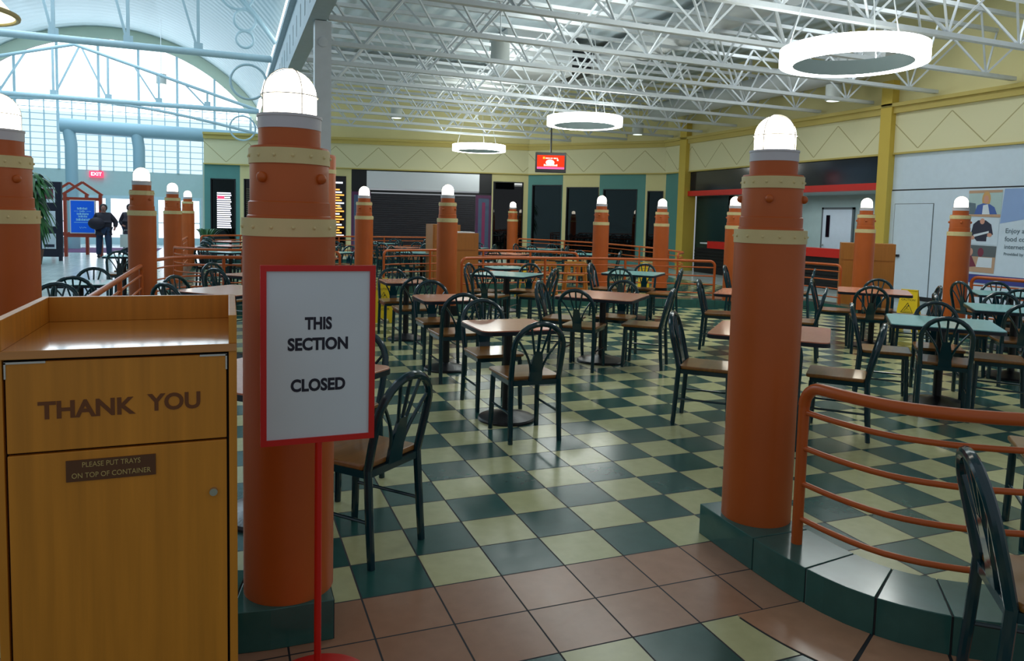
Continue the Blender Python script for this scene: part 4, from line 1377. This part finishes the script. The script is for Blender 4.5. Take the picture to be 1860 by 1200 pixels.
# girder along the hall side
gd = thing('edge_girder', 'grey steel girder with dark slots running along the hall side of the court roof', 'girder', (0.74, 0, 0))
MB().box(-0.13, 3.0, 4.42, 0.13, 25.4, 4.54).build('bottom_flange', M['girder'], gd, smooth=False)
b = MB()
y = 3.0
while y < 24.6:
    b.box(-0.02, y, 4.54, 0.02, y + 0.7, 5.6)
    b.box(-0.02, y + 0.7, 4.54, 0.02, y + 0.82, 4.9).box(-0.02, y + 0.7, 5.3, 0.02, y + 0.82, 5.6)
    y += 0.82
b.build('web_plate', M['girder'], gd, smooth=False)
MB().box(-0.13, 3.0, 5.6, 0.13, 25.4, 5.72).build('top_flange', M['girder'], gd, smooth=False)

# ------------------------------------------------------------------ hall trusses, pipe, rings
def hall_truss(y, z, label, arch):
    t = thing('hall_truss', label, 'truss', (0, y, 0))
    m_ = M['steel_blue']
    MB().tube([(-11.0, 0, z), (0.52, 0, z)], 0.085, 14).build('bottom_chord', m_, t)
    xs = [0.35, -1.15, -2.65, -4.15, -5.7, -7.2, -8.7, -10.4]
    if arch:
        top = [(XC + 6.9 * math.cos(math.radians(a)), 0, ZC + 6.9 * math.sin(math.radians(a))) for a in range(148, 30, -6)]
        MB().tube(top, 0.06, 10).build('top_chord', m_, t)
        zt = lambda x: ZC + math.sqrt(max(0.1, 6.9 ** 2 - (x - XC) ** 2))
    else:
        top = [(-11.0, 0, z + 0.05), (-5.1, 0, z + 1.72), (0.5, 0, z + 0.05)]
        MB().tube(top, 0.055, 10).build('top_chord', m_, t)
        zt = lambda x: z + 0.05 + 1.67 * (1 - abs(x + 5.1) / 5.75)
        MB().tube([(-10.6 + 11.0 * k / 16, 0, z - 0.75 + 0.72 * math.sin(PI * k / 16)) for k in range(17)], 0.05, 8).build('curved_brace', m_, t)
    w = MB()
    for i, x in enumerate(xs[1:-1]):
        w.bar((x, 0, z), (x, 0, zt(x)), 0.07)
        x2 = xs[i + 2] if x > XC else xs[i]
        if arch or True:
            w.bar((x, 0, z), (x + (-0.75 if x > -5 else 0.75), 0, zt(x + (-0.75 if x > -5 else 0.75))), 0.055)
        w.box(x - 0.1, -0.03, z - 0.05, x + 0.1, 0.03, z + 0.22)
    w.build('web', m_, t, smooth=False)
    for (cx_, cz, rr) in ((-0.02, z - 0.6, 0.42), (-0.1, z + 0.42, 0.2), (-0.1, z + 0.88, 0.25), (-0.28, z + 1.5, 0.38)):
        if not arch and cz > z:
            continue
        MB().tube([(cx_ + rr * math.cos(2 * PI * k / 28), 0, cz + rr * math.sin(2 * PI * k / 28)) for k in range(28)], 0.03, 8, closed=True).build('ring_ornament', m_, t)
    return t
hall_truss(16.8, 5.36, 'pale blue tubular roof truss with ring ornaments, nearest in the hall', True)
hall_truss(25.0, 5.08, 'pale blue gabled roof truss in front of the arched window', False)
hp = thing('heating_pipe', 'fat pale blue pipe with two down legs in front of the arched window', 'pipe', (0, 29.0, 0))
MB().tube([(0.9, 0, 4.5), (-4.0, 0, 4.55), (-6.1, 0, 4.58), (-6.25, 0, 4.58)], 0.26, 18).build('main_pipe', M['hallpipe'], hp)
for x in (-6.0, -3.75):
    MB().tube([(x, 0, 4.5), (x + 0.08, 0, 3.9), (x + 0.08, 0, 3.0), (x + 0.08, 0.2, 0.0)], 0.21, 16).build('down_leg', M['hallpipe'], hp)

# exit sign
ex = thing('exit_sign', 'small glowing red EXIT sign above the glass doors', 'sign', (-5.75, 33.35, 3.0))
MB().box(-0.26, 0, -0.13, 0.26, 0.1, 0.13).build('housing', M['exit'], ex, smooth=False)
text('lettering', 'EXIT', 0.2, M['white_glow'], ex, (0, -0.004, 0), bold=0.003)

# pendant lamp at the top left corner
pl = thing('pendant_lamp', 'cream bell-shaped pendant lamp cut by the top left corner', 'ceiling lamp', (-2.50, 4.25, 3.08))
MB().lathe([(0.42, 0.0), (0.40, 0.02), (0.30, 0.14), (0.2, 0.2), (0.07, 0.26)], 36).build('shade', M['shade'], pl)
MB().tube([(0.425 * math.cos(2 * PI * k / 36), 0.425 * math.sin(2 * PI * k / 36), 0.0) for k in range(36)], 0.02, 8, closed=True).build('rim', M['shade_rim'], pl)
MB().lathe([(0.012, 0.26), (0.012, 4.5)], 8).build('stem', M['white_steel'], pl)

# ------------------------------------------------------------------ display boards, plant, people
bd = thing('display_board', 'tall dark frame with three framed prints beside the potted plant', 'display board', (-5.3, 21.9, 0), -0.15)
MB().box(-0.34, -0.05, 0.12, 0.34, 0.05, 2.28).box(-0.32, -0.05, 0, -0.24, 0.05, 0.12).box(0.24, -0.05, 0, 0.32, 0.05, 0.12).build('board', M['frame_dark'], bd, smooth=False)
for k, z_ in enumerate((0.35, 1.0, 1.68)):
    pr_ = MB().box(-0.18, -0.06, z_, 0.18, -0.051, z_ + 0.44).build('print', M['paper'], bd, smooth=False)
    if k == 0:
        MB().box(-0.12, -0.065, z_ + 0.05, 0.14, -0.061, z_ + 0.13).build('print_block', M['print_dark'], pr_, smooth=False)
    if k == 2:
        MB().box(-0.14, -0.065, z_ + 0.1, 0.14, -0.061, z_ + 0.4).build('print_block', M['print_maroon'], pr_, smooth=False)
def gable_frame(y, x, label):
    t = thing('poster_stand', label, 'poster stand', (x, y, 0), -0.1)
    b = MB()
    for s_ in (-1, 1):
        b.box(s_ * 0.5 - 0.045, -0.05, 0, s_ * 0.5 + 0.045, 0.05, 1.98)
    b.box(-0.5, -0.04, 0.62, 0.5, 0.04, 0.74).box(-0.5, -0.04, 1.78, 0.5, 0.04, 1.88)
    b.bar((-0.56, 0, 1.96), (0, 0, 2.36), 0.07).bar((0.56, 0, 1.96), (0, 0, 2.36), 0.07)
    b.build('gable_frame', M['frame_red'], t, smooth=False)
    return t
g1 = gable_frame(24.0, -4.78, 'red-brown gabled stand holding a blue poster left of the walking person')
MB().box(-0.36, -0.06, 0.74, 0.36, 0.03, 1.8).build('poster_border', M['collar'], g1, smooth=False)
po = MB().box(-0.33, -0.066, 0.77, 0.33, -0.061, 1.77).build('poster', M['blue_poster'], g1, smooth=False)
b = MB()
for z_, h_, half in ((1.53, 0.07, 0.15), (1.445, 0.045, 0.08), (1.36, 0.065, 0.16), (1.28, 0.06, 0.12), (1.18, 0.075, 0.18)):
    x_, k = -half, 0
    while x_ < half - 0.01:
        w_ = 0.018 + 0.012 * ((k * 7) % 3)
        b.box(x_, -0.0695, z_ - h_ / 2, x_ + w_, -0.067, z_ + h_ / 2 - 0.012 * (k % 2))
        x_ += w_ + 0.014
        k += 1
b.box(-0.24, -0.0695, 1.44, -0.11, -0.067, 1.45).box(0.11, -0.0695, 1.44, 0.24, -0.067, 1.45)
b.tube([(-0.09, -0.068, 0.95), (-0.06, -0.068, 0.90), (-0.03, -0.068, 0.95), (0.0, -0.068, 0.91), (0.04, -0.068, 0.94), (0.1, -0.068, 0.92)], 0.007, 5)
b.build('poster_lettering', M['poster_text'], po, smooth=False)
MB().box(-0.24, -0.07, 1.085, 0.24, -0.067, 1.1).build('rule_line', M['poster_text'], po, smooth=False)
gable_frame(25.2, -5.35, 'second red-brown gabled stand right behind the blue poster stand')
MB_mat = MB().box(-6.3, 26.5, 0.0, -3.0, 30.0, 0.012).build('door_mat', M['mat_red'], smooth=False)
tag(MB_mat, 'dark maroon entrance mat on the shiny floor before the doors', 'mat')

pt = thing('potted_plant', 'tall leafy green potted plant left of the dark display board', 'plant', (-5.35, 20.3, 0))
MB().lathe([(0.16, 0), (0.22, 0.4), (0.2, 0.41)], 20).build('pot', M['soil'], pt)
MB().tube([(0, 0, 0.35), (0.02, 0, 1.2), (0, 0.02, 2.1)], 0.03, 8).build('stem', M['soil'], pt)
lf = MB()
random.seed(3)
for k in range(150):
    z_ = random.uniform(1.2, 2.45)
    a = random.uniform(0, 2 * PI)
    L_ = random.uniform(0.35, 0.62)
    d = Vector((math.cos(a), math.sin(a), 0))
    sd = Vector((-math.sin(a), math.cos(a), 0))
    rise = random.uniform(0.15, 0.6) if z_ > 1.9 else random.uniform(-0.1, 0.25)
    P = []
    for q in range(6):
        u = q / 5
        p = Vector((0, 0, z_)) + d * L_ * u + Vector((0, 0, rise * u - 0.75 * u * u))
        w_ = 0.055 * math.sin(PI * min(1, u * 0.85 + 0.1))
        P += [tuple(p - sd * w_), tuple(p + sd * w_)]
    lf.add(P, [(2 * q, 2 * q + 1, 2 * q + 3, 2 * q + 2) for q in range(5)])
lf.build('foliage', M['leaf'], pt)
# small palm at the teal shop window
pm = thing('potted_palm', 'small palm against the teal shop front behind the back railing', 'plant', (-1.2, 24.6, 0))
MB().lathe([(0.14, 0), (0.19, 0.35), (0.17, 0.36)], 16).build('pot', M['soil'], pm)
lf = MB()
for k in range(34):
    a = random.uniform(0, 2 * PI); L_ = random.uniform(0.4, 0.75)
    d = Vector((math.cos(a), math.sin(a), 0)); sd = Vector((-math.sin(a), math.cos(a), 0))
    P = []
    for q in range(6):
        u = q / 5
        p = Vector((0, 0, 0.3)) + d * L_ * u + Vector((0, 0, 1.4 * u - 0.75 * u * u))
        w_ = 0.03 * math.sin(PI * min(1, u * 0.85 + 0.12))
        P += [tuple(p - sd * w_), tuple(p + sd * w_)]
    lf.add(P, [(2 * q, 2 * q + 1, 2 * q + 3, 2 * q + 2) for q in range(5)])
lf.build('foliage', M['leaf'], pm)

def skinned(name, verts, edges, radii, material, parent, root=0, sub=2):
    me = bpy.data.meshes.new(name)
    me.from_pydata(verts, edges, [])
    me.materials.append(material)
    o = bpy.data.objects.new(name, me)
    COL.objects.link(o)
    o.parent = parent
    sk = o.modifiers.new('skin', 'SKIN')
    sk.use_smooth_shade = True
    lay = me.skin_vertices[0].data if me.skin_vertices else None
    if lay is None:
        bm_ = __import__('bmesh').new(); bm_.from_mesh(me); bm_.verts.layers.skin.verify(); bm_.to_mesh(me); bm_.free()
        lay = me.skin_vertices[0].data
    for i, r in enumerate(radii):
        rr = r if isinstance(r, tuple) else (r, r)
        lay[i].radius = rr
    lay[root].use_root = True
    s = o.modifiers.new('sub', 'SUBSURF')
    s.levels = sub; s.render_levels = sub
    return o
def person(x, y, rz, label, sc=1.0, step=0.10, bag=False, jeans='jeans', backpack=True):
    t = thing('person', label, 'person', (x, y, 0), rz)
    # skeleton faces -y
    V = [(0, 0, 0.92), (0, 0, 1.12), (0, 0.01, 1.33), (0, 0.0, 1.42), (0, -0.01, 1.50), (0, -0.02, 1.58), (0, -0.01, 1.63),
         (0.17, 0, 1.34), (0.34, 0.03, 1.12), (0.30, -0.06, 0.93), (0.28, -0.08, 0.86),
         (-0.17, 0, 1.34), (-0.27, 0.02, 1.10), (-0.20, -0.12, 0.98), (-0.14, -0.16, 0.96),
         (0.10, -step * 0.5, 0.86), (0.13, -step, 0.48), (0.14, -step * 0.6, 0.08), (0.15, -step - 0.12, 0.03),
         (-0.10, step * 0.5, 0.86), (-0.13, step * 0.6, 0.48), (-0.15, step, 0.08), (-0.16, step - 0.14, 0.03)]
    E_ = [(0, 1), (1, 2), (2, 3), (3, 4), (4, 5), (5, 6), (2, 7), (7, 8), (8, 9), (9, 10), (2, 11), (11, 12), (12, 13), (13, 14),
          (0, 15), (15, 16), (16, 17), (17, 18), (0, 19), (19, 20), (20, 21), (21, 22)]
    R_ = [(0.15, 0.11), (0.14, 0.11), (0.15, 0.10), 0.055, 0.075, 0.088, 0.07, 0.06, 0.045, 0.03, 0.035, 0.06, 0.045, 0.03, 0.035,
          0.09, 0.058, 0.04, 0.035, 0.09, 0.058, 0.04, 0.035]
    skinned('body', V, E_, R_, M['skin'], t)
    # jacket over torso and arms
    Vj = [V[0], V[1], V[2], (0, 0.01, 1.42), V[7], V[8], (0.31, -0.05, 0.96), V[11], V[12], (-0.21, -0.10, 0.99), (0, 0, 0.84)]
    skinned('jacket', Vj, [(10, 0), (0, 1), (1, 2), (2, 3), (2, 4), (4, 5), (5, 6), (2, 7), (7, 8), (8, 9)],
            [(0.235, 0.17), (0.235, 0.17), (0.20, 0.14), (0.085, 0.085), 0.10, 0.085, 0.06, 0.10, 0.085, 0.06, (0.225, 0.17)], M['jacket'], t)
    Vt = [(0, 0, 0.90), V[15], V[16], (V[17][0], V[17][1], 0.08), V[19], V[20], (V[21][0], V[21][1], 0.08)]
    skinned('trousers', Vt, [(0, 1), (1, 2), (2, 3), (0, 4), (4, 5), (5, 6)], [(0.19, 0.14), 0.125, 0.095, 0.075, 0.125, 0.095, 0.075], M[jeans], t)
    for s_, kx in ((1, 17), (-1, 21)):
        p = V[kx]
        MB().ball((p[0], p[1] - 0.07, 0.045), 0.1, 12, 8, (0.5, 1.3, 0.45)).build('shoe', M['shoe'], t)
    MB().ball((0, 0.02, 1.575), 0.112, 14, 9, (1.0, 1.05, 1.15)).build('hair', M['hair'], t)
    f_ = MB().ball((0, -0.045, 1.555), 0.078, 14, 9, (0.95, 0.95, 1.2))
    f_.ball((0, -0.122, 1.545), 0.014, 8, 5)
    f_.build('face', M['skin'], t)
    e_ = MB().ball((0.028, -0.115, 1.575), 0.008, 6, 4).ball((-0.028, -0.115, 1.575), 0.008, 6, 4).ball((0, -0.118, 1.50), 0.012, 6, 4, (1.6, 0.6, 0.4))
    e_.build('eyes_and_mouth', M['hair'], t)
    t.scale = (sc, sc, sc)
    return t
p1 = person(-4.13, 23.4, 0.15, 'person in dark jacket and blue jeans walking towards us with a bulky bag', 1.0)
bg = MB().ball((0, 0, 0), 0.20, 16, 10, (1.15, 0.7, 0.95)).build('shoulder_bag', M['jacket'])
bg.location = (-4.30, 23.18, 1.08)
tag(bg, 'bulky dark bag held at the side of the walking person', 'bag')
p2 = person(-3.52, 24.6, 0.1, 'person in dark clothes half hidden behind the nearest left-row pillar', 1.02)
bg = MB().prism([(-0.17, -0.08), (0.17, -0.08), (0.17, 0.08), (-0.17, 0.08)], 0.0, 0.42)
bg.tube([(-0.1, 0, 0.42), (-0.06, 0, 0.56), (0.06, 0, 0.56), (0.1, 0, 0.42)], 0.008, 6)
o = bg.build('carrier_bag', M['bag_white'], smooth=False, bevel=0.02)
o.location = (-3.62, 24.35, 0.30)
tag(o, 'white carrier bag hanging from the hand of the half hidden person', 'bag')
